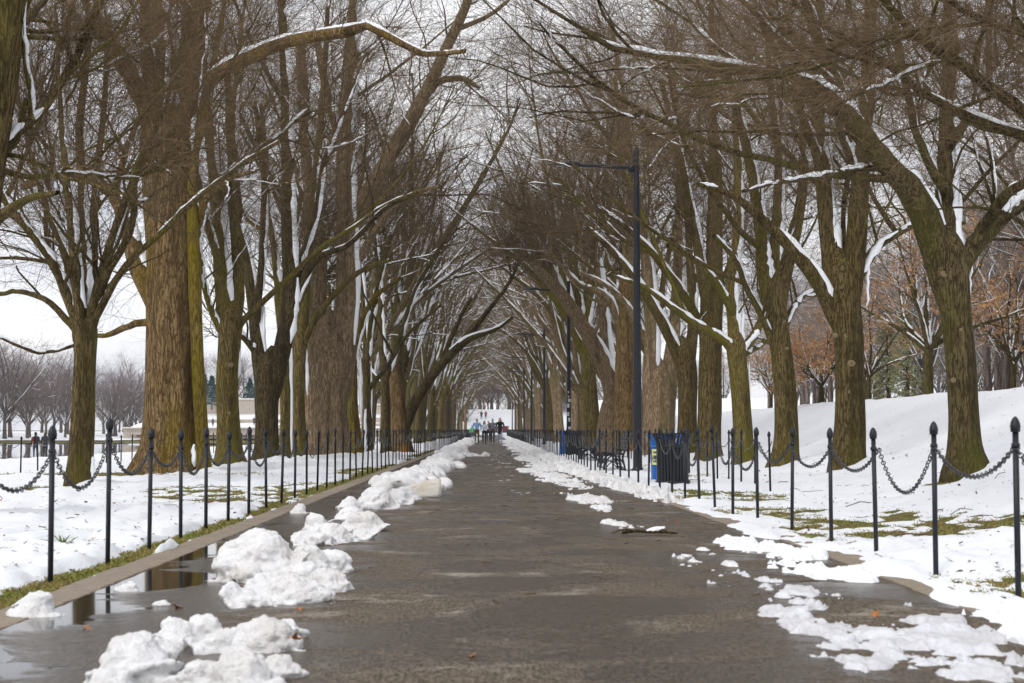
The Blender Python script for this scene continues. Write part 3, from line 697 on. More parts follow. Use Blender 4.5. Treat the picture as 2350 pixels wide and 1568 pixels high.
# ------------------------------------------------------------------ the near trees, stem by stem
LB = np.array([0.5, -0.1, 0.1]); RB = np.array([-0.6, -0.1, 0.1])
def build_near_trees():
    hero('leaning_tree', 'dark leaning trunk and mossy limb at the far left edge of the picture', 17.0,
         [(-190,1215,95),(-150,900,80),(-95,600,72),(-45,330,66),(-8,60,60),(10,-160,50)],
         [(1.5, [(-60,420,16),(20,325,12),(90,265,11),(150,170,10),(200,90,9),(240,0,8),(270,-90,6)]),
          (-1.5, [(-95,640,24),(-40,550,18),(0,500,13),(50,470,9),(120,455,5)]),
          (2.5, [(-40,380,10),(60,410,7),(180,400,5),(300,420,4),(420,380,3)]),
          (2.0, [(-8,100,16),(70,30,9),(160,-60,6)])],
         'bark_olive', 11, 40, 300, 2200, 0, 0.3, bias=LB, snow=0.3, blen=(1.0, 2.4), trunk_snow=((24,-20,190,5),(8,150,330,4)))
    hero('young_tree', 'slender young elm with many upright stems, nearest tree at left', 27.9,
         [(180,1116,31),(186,1040,27),(192,930,26),(196,820,25),(195,765,29),(194,740,26)],
         [(-1.0, [(185,775,14),(160,695,13),(125,610,11),(60,525,9),(0,440,8),(-60,330,6)]),
          (1.5, [(188,765,14),(168,680,13),(150,580,12),(100,470,10),(65,350,8),(35,200,6),(10,60,5)]),
          (-1.5, [(192,765,14),(180,690,13),(165,560,12),(150,400,10),(132,200,7),(122,0,5)]),
          (0.8, [(196,765,15),(196,690,13),(190,520,12),(182,300,10),(200,100,7),(208,-40,5)]),
          (2.0, [(200,765,14),(205,695,12),(216,560,11),(226,400,9),(240,250,7),(252,40,5)]),
          (-2.0, [(205,765,13),(214,705,12),(242,600,11),(282,480,9),(335,360,8),(395,200,6),(440,40,4)]),
          (-2.5, [(206,770,11),(224,715,9),(272,625,8),(335,560,7),(425,480,6),(520,405,5),(640,330,4)]),
          (1.2, [(182,770,9),(110,700,7),(35,678,6),(-40,690,5)]),
          (-1.0, [(186,785,7),(125,805,5),(60,800,4),(0,770,3),(-50,740,3)]),
          (2.2, [(190,760,12),(140,640,10),(110,520,8),(120,350,7),(90,180,5)]),
          (-3.0, [(206,760,11),(240,640,9),(300,520,8),(310,380,7),(370,250,5),(380,80,4)])],
         'bark_olive', 12, 120, 620, 4300, 3, 0.25, snow=0.6, blen=(1.2, 3.4), bias=np.array([0, 0, .5]), trunk_snow=((212,1045,1112,11),(207,640,720,8),(226,690,735,8)))
    hero('giant_elm', 'huge old elm with deeply furrowed brown bark and yellow moss', 37.0,
         [(384,1082,74),(390,1030,64),(394,960,60),(398,850,59),(399,720,58),(394,560,57),(388,430,58),(386,340,60)],
         [(-0.6, [(372,400,40),(362,300,38),(350,160,35),(342,0,31),(338,-120,28)]),
          (0.9, [(410,420,36),(420,300,34),(434,160,31),(446,0,28),(455,-130,25)]),
          (-1.5, [(360,330,26),(328,225,24),(280,140,22),(240,80,20),(205,0,18),(180,-80,16)]),
          (-2.0, [(420,260,20),(470,190,18),(560,140,17),(650,102,15),(730,88,14),(800,78,13),(840,66,9),(900,98,8),(960,128,7),(1060,124,5)]),
          (2.0, [(362,700,26),(322,620,24),(296,540,22),(262,450,18),(170,400,13),(60,430,9)]),
          (-1.0, [(442,560,14),(452,520,11),(470,470,8),(520,420,6),(590,400,4)]),
          (1.5, [(355,740,9),(290,752,8),(240,770,6),(200,760,5)]),
          (1.0, [(390,330,24),(400,200,20),(390,60,17),(400,-80,14)])],
         'bark_giant', 13, 60, 340, 2300, 3, 0.42, 34, snow=0.8, lobes=6, rough=0.09, blen=(1.6, 4.2), trunk_snow=((436,505,575,13),(452,560,640,7),(466,610,660,4)))
    # the mossy second stem of the giant elm stands against its right side
    hero('mossy_tree', 'stem thick with yellow-green moss pressed against the giant elm', 36.6,
         [(468,1074,17),(463,1000,15),(455,860,15),(449,720,15),(445,600,15),(442,520,14),(440,440,11)],
         [(1.0, [(440,520,12),(446,380,10),(470,260,8),(500,120,6),(520,0,5)])],
         'bark_moss', 14, 10, 60, 400, 0, 0.3, 14, snow=0.3, trunk_snow=((446,1020,1072,9),(446,520,570,11)))
    hero('forked_elm', 'elm with a flared foot whose long arm reaches right over the path', 41.0,
         [(528,1074,38),(526,1050,30),(524,980,26),(522,880,25),(527,780,26),(530,735,28)],
         [(0.5, [(525,760,23),(516,680,21),(509,560,19),(496,430,17),(482,300,14),(472,120,11),(470,-40,9)]),
          (-2.5, [(538,760,11),(558,735,8),(600,695,7),(660,640,6),(710,592,5.5),(752,560,5),(812,520,3.5),(880,470,2.5),(950,440,2)]),
          (1.2, [(536,745,18),(546,660,15),(536,540,13),(527,400,11),(531,250,9),(546,100,7),(562,-40,5)]),
          (-1.0, [(520,790,9),(480,700,7),(462,600,6),(452,520,4)]),
          (-2.0, [(512,640,10),(470,480,9),(440,330,7),(415,180,5)]),
          (2.0, [(500,470,10),(540,380,8),(620,320,6),(700,250,4)])],
         'bark_olive', 15, 70, 400, 2700, 2, 0.6, bias=LB, snow=0.75, blen=(1.6, 4.0), trunk_snow=((548,775,868,6),(530,600,700,7),(518,480,600,6)))
    hero('twin_stem_elm', 'dark mossy elm splitting low into two curving stems', 48.0,
         [(612,1062,33),(612,1030,28),(612,960,26),(613,890,28),(618,850,30)],
         [(0.8, [(604,880,20),(592,790,18),(576,650,15),(552,520,13),(537,400,11),(526,280,9),(520,120,7)]),
          (-1.0, [(630,880,21),(650,790,20),(664,700,19),(662,560,17),(656,400,15),(650,200,12),(642,0,9)]),
          (1.8, [(662,700,12),(690,600,11),(722,500,9),(742,380,8),(790,250,6),(840,120,5)]),
          (-2.5, [(655,760,10),(720,600,8),(800,560,6),(880,480,5),(960,440,4)]),
          (-0.6, [(600,830,9),(560,770,7),(500,740,5)]),
          (-2.0, [(588,740,10),(600,600,8),(608,420,7),(590,240,5)])],
         'bark_dark', 16, 60, 360, 2500, 2, 0.35, bias=LB, snow=0.75, trunk_snow=((606,700,800,5),))
    hero('thin_tree', 'thin tree edged with a long streak of snow behind the twin stem elm', 50.5,
         [(655,1062,14),(655,980,12),(653,880,12),(650,780,12),(640,680,11)],
         [(1.0, [(642,700,10),(630,560,8),(615,400,7),(600,240,5)]), (-1, [(646,720,8),(660,600,7),(690,460,5)])],
         'bark_olive', 17, 20, 130, 900, 1, 0.2, 12, snow=0.7, trunk_snow=((669,800,1060,5),))
    hero('straight_tree', 'straight narrow tree left of the pale double elm', 52.5,
         [(688,1056,20),(688,1030,17),(686,950,15),(685,860,15),(692,760,15)],
         [(0.5, [(691,790,14),(698,700,13),(706,580,11),(722,420,9),(740,200,7),(750,20,5)]),
          (-1.5, [(690,800,9),(740,700,7),(820,620,6),(900,590,4)]), (1.5, [(688,800,9),(670,680,8),(668,540,6)])],
         'bark_olive', 18, 34, 220, 1500, 1, 0.25, 14, snow=0.7, bias=LB, trunk_snow=((704,800,905,5),))
    hero('double_elm', 'broad pale elm forking into two massive stems', 54.0,
         [(752,1052,56),(752,1020,52),(750,960,50),(750,900,52),(752,850,57),(754,815,54)],
         [(0.8, [(726,870,32),(722,780,30),(722,700,27),(728,600,23),(716,470,20),(700,300,15),(690,100,12)]),
          (-0.5, [(782,870,33),(788,780,31),(798,680,28),(800,580,26),(794,440,23),(796,280,20),(808,100,16),(816,-60,13)]),
          (-2.0, [(795,560,19),(830,470,18),(868,400,17),(905,335,16),(970,220,14),(1040,80,12),(1075,0,10),(1100,-80,8)]),
          (-2.5, [(800,640,10),(870,520,8),(940,450,6),(1010,430,4)]),
          (-1.5, [(960,240,10),(1010,190,8),(1060,180,7),(1100,200,5)]),
          (2.0, [(806,400,12),(760,250,10),(730,100,8)])],
         'bark_pale', 19, 66, 400, 2700, 2, 0.12, 30, snow=0.45, bias=LB, rough=0.1, lobes=4, trunk_snow=((737,835,850,4),))
    hero('mossy_stump', 'green leaning stem with a thick band of snow right of the double elm', 58.0,
         [(815,1042,17),(812,1000,16),(808,940,15),(806,870,14),(806,820,12)],
         [(0.8, [(806,850,11),(806,720,9),(815,560,7),(840,380,5)]), (-1.2, [(808,830,8),(850,700,6),(920,640,4)])],
         'bark_moss', 20, 22, 140, 1000, 0, 0.4, 14, snow=0.7, bias=LB, trunk_snow=((828,830,960,6),(838,940,1040,5)))
    hero('slim_tree', 'slim dark tree in the gap right of the mossy stem', 60.0,
         [(843,1040,11),(843,980,9.5),(842,900,9.5),(838,830,9)],
         [(0.8, [(840,850,8),(836,720,7),(820,560,6),(800,380,4)]), (-2.0, [(842,900,6),(880,850,5),(940,760,4),(1010,700,3)]), (-1, [(840,840,7),(860,700,6),(900,540,5)])],
         'bark_dark', 21, 26, 170, 1200, 1, 0.2, 12, snow=0.7, bias=LB, trunk_snow=((853,830,960,3),))
    hero('branching_tree', 'small dark tree with low branches left of the broken trunk', 62.0,
         [(886,1040,13),(886,1000,11),(885,920,10.5),(880,840,10)],
         [(0.8, [(882,860,9),(876,760,8),(868,600,6),(850,420,5)]), (-1.5, [(884,880,7),(915,780,6),(960,660,5),(1020,560,4)]), (1, [(884,900,6),(850,850,5),(825,790,4)])],
         'bark_dark', 22, 26, 170, 1200, 1, 0.25, 12, snow=0.7, bias=LB)
    hero('broken_tree', 'torn hollow trunk whose one limb leans right across the path', 66.0,
         [(920,1030,26),(916,1000,22),(912,950,21),(908,900,18),(903,860,13),(900,838,7)],
         [(-1.5, [(925,990,14),(942,945,13),(968,895,12),(1000,850,11),(1034,812,10),(1060,790,9),(1094,772,7),(1137,757,5),(1180,726,3)]),
          (-1.0, [(1054,795,8),(1082,765,7),(1102,735,6),(1130,700,5),(1162,656,4),(1190,600,3)]),
          (-0.5, [(1005,850,7),(1040,760,5),(1080,680,4)])],
         'bark_torn', 23, 34, 230, 1500, 0, 0.4, 18, snow=0.6, lmat='bark_dark', bias=np.array([0.5, 0, 0.4]))
    # right-hand row
    hero('overhanging_tree', 'near tree outside the right edge whose snowy limbs reach into the top corner', 15.5,
         [(2760,1120,110),(2740,800,95),(2700,520,90),(2680,420,90)],
         [(-0.5, [(2690,520,40),(2560,410,26),(2440,330,18),(2350,269,15),(2238,185,13),(2187,139,12),(2133,113,11),(2048,25,9),(2000,-30,7),(1950,-110,6)]),
          (1.5, [(2690,560,38),(2560,440,24),(2430,365,15),(2350,323,13),(2254,290,12),(2196,268,11),(2145,235,10),(2091,201,9),(2049,160,9),(1994,122,8),(1919,84,7),(1860,50,6),(1814,8,5),(1760,-70,4)]),
          (-1.5, [(2690,420,34),(2560,240,22),(2460,120,14),(2350,75,9),(2270,58,8),(2180,20,6),(2100,-60,5)]),
          (2.5, [(2690,640,24),(2540,600,14),(2420,560,9),(2330,500,6),(2240,470,4)]),
          (2.0, [(2680,420,30),(2560,180,20),(2460,20,14),(2400,-100,10)])],
         'bark_dark', 30, 60, 420, 3200, 0, 0.3, bias=RB, snow=0.6, blen=(1.0, 2.6))
    hero('spreading_elm', 'elm whose thick mossy limb sweeps up left, rightmost trunk', 23.0,
         [(2218,1078,50),(2214,1030,40),(2212,960,36),(2206,860,35),(2196,750,34),(2184,650,38),(2174,585,42)],
         [(-2.0, [(2160,620,36),(2140,540,36),(2118,480,34),(2085,430,31),(2028,365,27),(1977,305,24),(1927,235,20),(1860,188,15),(1780,165,11),(1690,152,10),(1560,130,9),(1410,110,7),(1350,70,5)]),
          (-1.0, [(1985,315,16),(1930,215,14),(1890,110,12),(1850,10,10),(1820,-80,8)]),
          (-2.0, [(1940,250,13),(1900,180,11),(1840,130,9),(1770,60,7),(1700,-20,5)]),
          (0.6, [(2176,620,32),(2172,520,27),(2170,420,24),(2174,300,23),(2180,180,22),(2186,40,20),(2190,-90,18)]),
          (1.0, [(2196,620,27),(2222,578,25),(2262,535,22),(2310,490,20),(2350,452,18),(2420,380,15)]),
          (-1.0, [(2240,560,16),(2275,500,14),(2310,455,12),(2370,420,10)]),
          (1.8, [(2182,330,14),(2230,250,12),(2290,140,10),(2340,40,8)]),
          (-2.2, [(2040,385,9),(1960,390,8),(1880,405,7),(1790,418,5),(1700,440,4)]),
          (-1.4, [(2176,450,12),(2120,350,10),(2080,200,8),(2050,40,6)])],
         'bark_dark', 31, 84, 500, 3400, 2, 0.35, 28, bias=RB, snow=0.7, blen=(1.4, 3.6), trunk_snow=((2203,440,585,9),(2226,585,690,6),(2197,330,365,6)))
    hero('stout_elm', 'stout olive elm with round pruning scars, second trunk from the right', 30.0,
         [(1944,1078,44),(1946,1040,38),(1950,980,35),(1950,880,33),(1947,780,34),(1936,690,37),(1930,640,40)],
         [(-1.0, [(1908,720,17),(1888,670,18),(1858,620,17),(1805,560,14),(1745,500,11),(1670,445,8),(1590,420,5)]),
          (0.6, [(1916,680,25),(1910,580,23),(1897,470,21),(1887,340,19),(1882,200,16),(1886,40,13),(1890,-90,11)]),
          (-0.5, [(1950,680,26),(1962,580,25),(1970,470,23),(1984,320,20),(1992,160,17),(1996,0,14),(2000,-90,12)]),
          (1.2, [(1966,640,12),(2005,575,11),(2060,540,9),(2130,515,7),(2200,520,5)]),
          (1.5, [(1935,640,13),(1942,500,11),(1950,380,10),(1960,220,8)]),
          (-2.0, [(1894,420,12),(1850,300,10),(1800,180,8),(1740,60,6)]),
          (-1.8, [(1975,430,10),(1930,300,8),(1905,150,6)])],
         'bark_olive', 32, 76, 460, 3100, 2, 0.3, 26, bias=RB, snow=0.7, blen=(1.4, 3.8), trunk_snow=((1992,600,700,5),(1977,800,880,4),(1915,500,600,6),(1945,470,600,4)))
    hero('leaning_elm', 'slightly leaning elm with a dark wet streak, third trunk from the right', 36.0,
         [(1801,1068,36),(1803,1040,30),(1804,980,27),(1800,880,25),(1790,780,25),(1778,700,27),(1774,660,27)],
         [(-1.0, [(1765,700,17),(1752,620,16),(1742,520,14),(1720,400,12),(1690,270,10),(1650,120,7)]),
          (0.8, [(1788,700,18),(1806,620,16),(1828,540,14),(1846,420,12),(1850,260,10),(1850,80,8)]),
          (-1.5, [(1775,790,9),(1745,720,8),(1712,660,7),(1690,600,6),(1640,540,5)]),
          (1.0, [(1796,760,9),(1840,690,7),(1880,670,5)]),
          (-1.0, [(1775,660,15),(1778,520,13),(1780,360,10),(1760,180,8),(1750,0,6)])],
         'bark_olive', 33, 62, 400, 2700, 2, 0.5, 22, bias=RB, snow=0.75, blen=(1.5, 4.0), trunk_snow=((1776,560,640,5),(1826,950,1000,3)))
    hero('candelabra_elm', 'slim elm whose low snowy arms spread like a candlestick', 42.0,
         [(1708,1070,29),(1707,1040,24),(1704,980,22),(1699,900,21),(1693,840,21),(1690,795,22)],
         [(-1.0, [(1684,815,12),(1670,792,11),(1630,765,10),(1580,735,9),(1530,700,7),(1470,660,5),(1410,640,4)]),
          (0.5, [(1688,810,16),(1684,740,15),(1678,660,14),(1690,540,12),(1690,400,10),(1680,220,7)]),
          (1.0, [(1698,815,13),(1722,782,11),(1745,740,9),(1765,690,8),(1790,600,6)]),
          (1.5, [(1700,820,9),(1735,800,7),(1780,785,5)]),
          (-2.0, [(1682,720,9),(1640,640,8),(1590,590,7),(1530,560,5)])],
         'bark_olive', 34, 54, 360, 2400, 1, 0.35, 20, bias=RB, snow=0.9, trunk_snow=((1705,700,790,5),(1719,830,960,3)))
    hero('tall_elm', 'tall straight moss-green elm behind the candlestick elm', 48.0,
         [(1628,1068,36),(1628,1030,29),(1629,960,27),(1630,850,26),(1632,740,26),(1634,660,27)],
         [(0.4, [(1636,690,22),(1640,600,20),(1642,480,18),(1640,330,15),(1636,150,11),(1634,-20,8)]),
          (-1.6, [(1620,780,12),(1594,720,11),(1560,660,10),(1510,590,8),(1440,520,6),(1370,470,4)]),
          (-1.0, [(1624,700,14),(1606,600,12),(1580,480,10),(1550,330,8),(1510,180,6)]),
          (1.0, [(1642,720,10),(1665,640,9),(1690,560,7)])],
         'bark_olive', 35, 58, 380, 2600, 2, 0.35, 20, bias=RB, snow=0.75, trunk_snow=((1655,700,760,5),(1600,650,720,5)))
    hero('bent_elm', 'bent grey-green elm between two straight ones on the right', 54.0,
         [(1574,1050,27),(1576,1000,23),(1578,940,22),(1578,870,23),(1570,815,24)],
         [(-1.2, [(1564,840,14),(1545,790,13),(1520,740,12),(1480,670,10),(1420,590,8),(1350,520,5)]),
          (0.8, [(1580,840,15),(1592,760,13),(1590,620,11),(1580,460,9),(1570,280,7)])],
         'bark_olive', 36, 44, 300, 2100, 2, 0.2, 18, bias=RB, snow=0.8)
    hero('vee_elm', 'wide grey elm parting into a narrow V behind the litter bins', 58.0,
         [(1510,1042,40),(1510,1010,38),(1512,960,37),(1513,920,38),(1513,890,36)],
         [(-0.6, [(1494,920,20),(1492,840,18),(1496,760,16),(1490,650,14),(1470,520,11),(1440,360,8),(1410,180,6)]),
          (0.6, [(1530,920,21),(1538,840,20),(1548,760,18),(1556,650,16),(1560,500,13),(1556,320,10),(1540,120,7)]),
          (-1.5, [(1490,800,9),(1450,720,8),(1400,660,6),(1330,620,4)])],
         'bark_pale', 37, 50, 340, 2300, 2, 0.12, 22, bias=RB, snow=0.8, trunk_snow=((1549,900,1000,3),))
    hero('wounded_elm', 'pale elm with a bare orange wound, behind the nearest lamp post', 62.0,
         [(1436,1040,33),(1436,1000,29),(1436,930,27),(1436,840,25),(1438,740,23),(1440,660,21)],
         [(0.3, [(1440,700,19),(1444,600,17),(1448,480,14),(1444,350,10),(1424,200,7),(1400,60,5)]),
          (-1.0, [(1428,760,9),(1400,690,9),(1370,670,8),(1330,655,7),(1290,610,5),(1240,570,4)])],
         'bark_torn', 38, 48, 320, 2200, 2, 0.3, 20, lmat='bark_pale', bias=RB, snow=0.75)
    hero('slanting_elm', 'elm sending a long straight snow-lined limb slanting up over the path', 64.0,
         [(1400,1042,36),(1402,1000,32),(1405,950,28),(1412,915,24)],
         [(-2.0, [(1412,935,22),(1398,870,20),(1376,815,18),(1348,765,17),(1318,715,16),(1288,672,14),(1255,640,12),(1225,605,10),(1198,577,9)]),
          (-1.0, [(1330,735,9),(1300,690,8),(1270,620,7),(1240,560,5),(1200,500,4)]),
          (0.5, [(1402,950,16),(1396,850,14),(1386,740,12),(1370,600,10),(1350,440,7)])],
         'bark_pale', 39, 44, 300, 2100, 1, 0.3, 18, bias=np.array([-.4, 0, .4]), snow=0.95)

def build_far_trees():
    rng = random.Random(77)
    L = [make_proto('elm_tree', 101+i, ['bark_olive', 'bark_brown', 'bark_dark'][i], 'twig_row', 17+i, 0.30+0.05*i, 5.0+i, 8, +0.75, nt=2300, ns=420, nb=80, tw=(0.0035, 0.0058), snow=0.75, low=6.0) for i in range(3)]
    R = [make_proto('elm_tree', 111+i, ['bark_brown', 'bark_olive', 'bark_pale'][i], 'twig_row', 17+i, 0.34+0.05*i, 4.6+i, 8, -0.85, nt=2300, ns=420, nb=80, tw=(0.0035, 0.0058), snow=0.9, low=6.0) for i in range(3)]
    n = 0
    for side, protos in ((-1, L), (1, R)):
        for row, (x0, y0, step) in enumerate(((5.4, 72, 9.2), (8.0, 67 if side < 0 else 71, 9.6))):
            y = y0
            while y < 332:
                x = side*(x0 + rng.uniform(-.6, .6)) + (0.0 if side < 0 else -0.3)
                pr = protos[rng.randrange(3)]
                s = rng.uniform(.82, 1.12)
                place(pr, (x, y, float(gz(x, y))-0.03), rng.uniform(-.45, .45), s,
                      ('bare elm in the long %s-hand avenue row, far beyond the lamp posts' if row == 0 else 'bare elm in the second row behind the %s-hand avenue trees') % ('left' if side < 0 else 'right'),
                      'tree', ('left' if side < 0 else 'right') + (' avenue row' if row == 0 else ' second row'))
                y += step*rng.uniform(.8, 1.2)*(1+0.004*(y-70))
    # woods beyond the snowy bank on the right
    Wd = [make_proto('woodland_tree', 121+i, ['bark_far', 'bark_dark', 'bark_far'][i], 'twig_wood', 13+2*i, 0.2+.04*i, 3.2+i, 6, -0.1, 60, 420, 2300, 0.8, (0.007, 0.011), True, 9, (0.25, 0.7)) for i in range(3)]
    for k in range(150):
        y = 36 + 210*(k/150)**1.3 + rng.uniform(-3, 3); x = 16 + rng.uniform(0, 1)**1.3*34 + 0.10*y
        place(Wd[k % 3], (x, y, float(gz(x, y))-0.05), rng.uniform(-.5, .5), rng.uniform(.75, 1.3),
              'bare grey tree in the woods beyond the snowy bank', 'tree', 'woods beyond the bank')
    # trees across the pool and closing the far end
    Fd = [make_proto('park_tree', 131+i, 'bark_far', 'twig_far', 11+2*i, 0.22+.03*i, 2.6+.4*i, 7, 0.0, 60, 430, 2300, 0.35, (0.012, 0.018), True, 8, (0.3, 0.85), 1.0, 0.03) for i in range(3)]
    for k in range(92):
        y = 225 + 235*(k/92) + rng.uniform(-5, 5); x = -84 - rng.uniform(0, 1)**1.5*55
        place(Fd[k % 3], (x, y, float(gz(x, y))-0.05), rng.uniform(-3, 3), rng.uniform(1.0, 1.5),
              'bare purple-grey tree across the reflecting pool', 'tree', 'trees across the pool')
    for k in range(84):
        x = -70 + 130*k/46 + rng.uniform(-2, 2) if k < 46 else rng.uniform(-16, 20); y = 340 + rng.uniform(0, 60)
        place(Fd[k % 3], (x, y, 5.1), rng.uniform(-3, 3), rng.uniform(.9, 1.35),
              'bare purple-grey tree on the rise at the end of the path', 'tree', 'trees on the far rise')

def build_end_thicket():
    rng = random.Random(5); pr = make_proto('thicket_shrub', 141, 'bark_far', 'twig_far', 6.0, 0.07, 0.5, 9, 0.0, 50, 330, 1500, 0.25, (0.014, 0.022), True, 6, (0.2, 0.8), 0.55, 0.02)
    for k in range(84):
        x = rng.uniform(-26, 34); y = 336 + rng.uniform(0, 16)
        if k >= 40: x = rng.choice((rng.uniform(-14, -4.5), rng.uniform(6.0, 16))); y = rng.uniform(292, 332)
        place(pr, (x, y, 5.0 if k < 40 else 5.2*float(sstep(268, 335, y))), rng.uniform(-3, 3), rng.uniform(.8, 1.5), 'grey leafless shrub in the thicket on the rise at the end of the path', 'shrub', 'thicket on the far rise')
def leaves_on(rng, g, Pt, R, n, size, mat=0):
    idx = rng.integers(0, len(Pt), n); p, tg, r = sample(Pt, R, idx, rng.uniform(.1, 1, n))
    a = rng.normal(size=(n, 3)); a /= np.linalg.norm(a, axis=1, keepdims=True); b = np.cross(a, rng.normal(size=(n, 3))); b /= np.linalg.norm(b, axis=1, keepdims=True)
    s = rng.uniform(*size, n)[:, None]; p = p + rng.normal(size=(n, 3))*0.05
    v = np.stack([p, p+a*s*.5+b*s*.38, p+a*s, p+a*s*.5-b*s*.38], 1)
    g.add(v.reshape(-1, 3), np.arange(n*4).reshape(-1, 4), mat)
def build_oaks():
    spots = [(2132, 915, 56, 8.0, .17, 'orange-leaved oak beyond the bank between the two right-hand trunks', 201, 5200),
             (1885, 905, 66, 3.6, .12, 'low oak thick with copper leaves beyond the bank', 202, 7500),
             (2330, 925, 60, 6.5, .13, 'copper-leaved young oak at the right edge beyond the bank', 203, 3600),
             (1995, 925, 88, 8.5, .14, 'tall thin oak with sparse orange leaves deep in the woods', 204, 3600),
             (1770, 930, 84, 4.0, .10, 'small copper-leaved oak left of the low oak', 205, 2200)]
    for px, py, d, H, r, label, seed, nleaf in spots:
        rng = np.random.default_rng(seed); X = lat(px, d); z = float(gz(X, d))-.05
        root = tag(empty('oak_tree', (X, d, z)), label, 'tree', 'oaks with copper leaves')
        fork = H*0.26; G, C, SG, Lf = Geo(), Geo(), Geo(), Geo()
        trunk_mesh(G, np.array([[0,0,-.3],[0,0,0],[.02,0,fork*.5],[.05,0,fork]]), np.array([1.1,1.05,.9,.85])*r, 12, .3, seed)
        LP, LR = [], []
        for k in range(9):
            az = k*.7+rng.uniform(0, .5)+k; tilt = rng.uniform(.35, 1.1) if k else .05; dv = np.array([math.sin(tilt)*math.cos(az), math.sin(tilt)*math.sin(az), math.cos(tilt)])
            p = np.array([.05, 0, fork*rng.uniform(.85, 1.0)]); pts = [p]
            for j in range(15):
                p = p+dv*(H-fork)*(1-.3*math.sin(tilt))/15; dv = dv+rng.normal(size=3)*.07+np.array([0, 0, .015]); dv /= np.linalg.norm(dv); pts.append(p)
            LP.append(pts); LR.append(r*.55*np.linspace(1, .15, 16))
        LP, LR = np.array(LP), np.array(LR); G.tubes(LP, LR, 7)
        B, BR = grow(rng, LP, LR, 80, (.2, 1), (.8, 2.0), (.5, 1.2), (.012, .025), 7, .01, .14, .3)
        T, TR = grow(rng, B, BR, 500, (.1, 1), (.4, 1.0), (.4, 1.1), (.005, .008), 4, -.01, .15, .5)
        C.tubes(B, BR, 4); C.tubes(T, TR, 3, 1); leaves_on(rng, Lf, np.concatenate([T]), TR, int(nleaf*.85), (.06, .11))
        snow_on(rng, SG, LP, LR, .75, .02, .7); snow_on(rng, SG, B, BR, .4, .01, .8)
        G.build('trunk', M['bark_dark'], root); C.build('crown', [M['bark_dark'], M['twig_wood']], root); tag(SG.build('snow', M['snow_branch'], root), kind='stuff')
        tag(Lf.build('leaves', M['leaf'], root), kind='stuff')
def make_conifer(name, seed, mat, H, Rb, snow):
    rng = np.random.default_rng(seed); root = empty(name); G, C, SG = Geo(), Geo(), Geo()
    trunk_mesh(G, np.array([[0,0,-.3],[0,0,0],[0,0,H*.5],[0,0,H*.97]]), np.array([.16,.15,.09,.02]), 8, .2, seed)
    n = 170; t = rng.uniform(.08, 1, n)**.8; az = rng.uniform(0, 6.28, n); L = Rb*(1-t)*rng.uniform(.7, 1.15, n)+.25
    K = 5; s = np.linspace(0, 1, K)
    Pt = np.stack([np.cos(az)[:, None]*L[:, None]*s, np.sin(az)[:, None]*L[:, None]*s, (t*H)[:, None]+L[:, None]*(.12*s-.32*s*s)], -1)
    R = np.full((n, K), .02)*np.linspace(1, .3, K); C.tubes(Pt, R, 3, 1)
    m = 7000 if snow > .2 else 2600; idx = rng.integers(0, n, m); p, tg, r = sample(Pt, R, idx, rng.uniform(.15, 1, m))
    a = tg+rng.normal(size=(m, 3))*.6; a /= np.linalg.norm(a, axis=1, keepdims=True); b = np.cross(a, rng.normal(size=(m, 3))); b /= np.linalg.norm(b, axis=1, keepdims=True)
    sz = rng.uniform(.18, .38, m)[:, None]; p = p+rng.normal(size=(m, 3))*.08
    C.add(np.stack([p-b*.05, p+b*.05, p+a*sz+b*.02, p+a*sz-b*.02], 1).reshape(-1, 3), np.arange(m*4).reshape(-1, 4), 0)
    if snow:
        snow_on(rng, SG, Pt, R*4.5, snow, .01, .9, 5, True)
    G.build('trunk', M['bark_dark'], root); C.build('crown', [M[mat], M['bark_dark']], root)
    if SG.n: tag(SG.build('snow', M['snow_branch'], root), kind='stuff')
    return root
def build_conifers():
    a = make_conifer('conifer_tree', 301, 'conifer', 8.0, 2.8, .3)
    for i, (px, d, zt, s, lb) in enumerate(((488,285,4.8,.75,'dark blue-green conifer just right of the giant elm above the terrace'),(575,300,5.2,.7,'blue-green conifer on the terrace between the forked and twin stem elms'),
                                  (598,294,5.2,.85,'broad blue-green conifer left of the twin stem elm above the stone wall'),(655,296,5.2,.75,'blue-green conifer right of the twin stem elm above the stone wall'),(470,300,4.8,.85,'blue-green conifer half hidden behind the giant elm'))):
        place(a, (lat(px, d), d, zt), i*1.3, s, lb, 'tree', 'conifers on the terrace')
    b = make_conifer('pine_tree', 302, 'pine', 9.0, 2.2, .12)
    for i, (px, d, s, lb) in enumerate(((2085,96,.72,'olive-green pine behind the orange-leaved oak'),(2040,104,.8,'olive-green pine left of the orange-leaved oak, deep in the woods'))):
        X = lat(px, d); place(b, (X, d, float(gz(X, d))-.1), i*2.1, s, lb, 'tree', 'pines in the woods')

# ------------------------------------------------------------------ chain fences
POST = {}
def post_meshes():
    v, q = lathe([(0.0, -.2), (.0185, -.2), (.0185, .97), (.0, .97)], 10)
    g = Geo(); g.add(v, q); POST['shaft'] = g.mesh('post', M['black_iron'])
    v, q = lathe([(.0, .955), (.0285, .955), (.029, .975), (.031, .98), (.031, .99), (.027, 1.012), (.017, 1.035), (.004, 1.048), (0, 1.049)], 12)
    g = Geo(); g.add(v, q); POST['cap'] = g.mesh('cap', M['black_iron'])
    v, q = lathe([(.0215, .862), (.0255, .862), (.0255, .888), (.0215, .888)], 10)
    g = Geo(); g.add(v, q); POST['band'] = g.mesh('band', M['black_iron'])
    v, q = lathe([(0.0, -.2), (.0185, -.2), (.0185, .955), (.026, .96), (.031, .985), (.017, 1.035), (.0, 1.049)], 6)
    g = Geo(); g.add(v, q); POST['far'] = g.mesh('post', M['black_iron'])
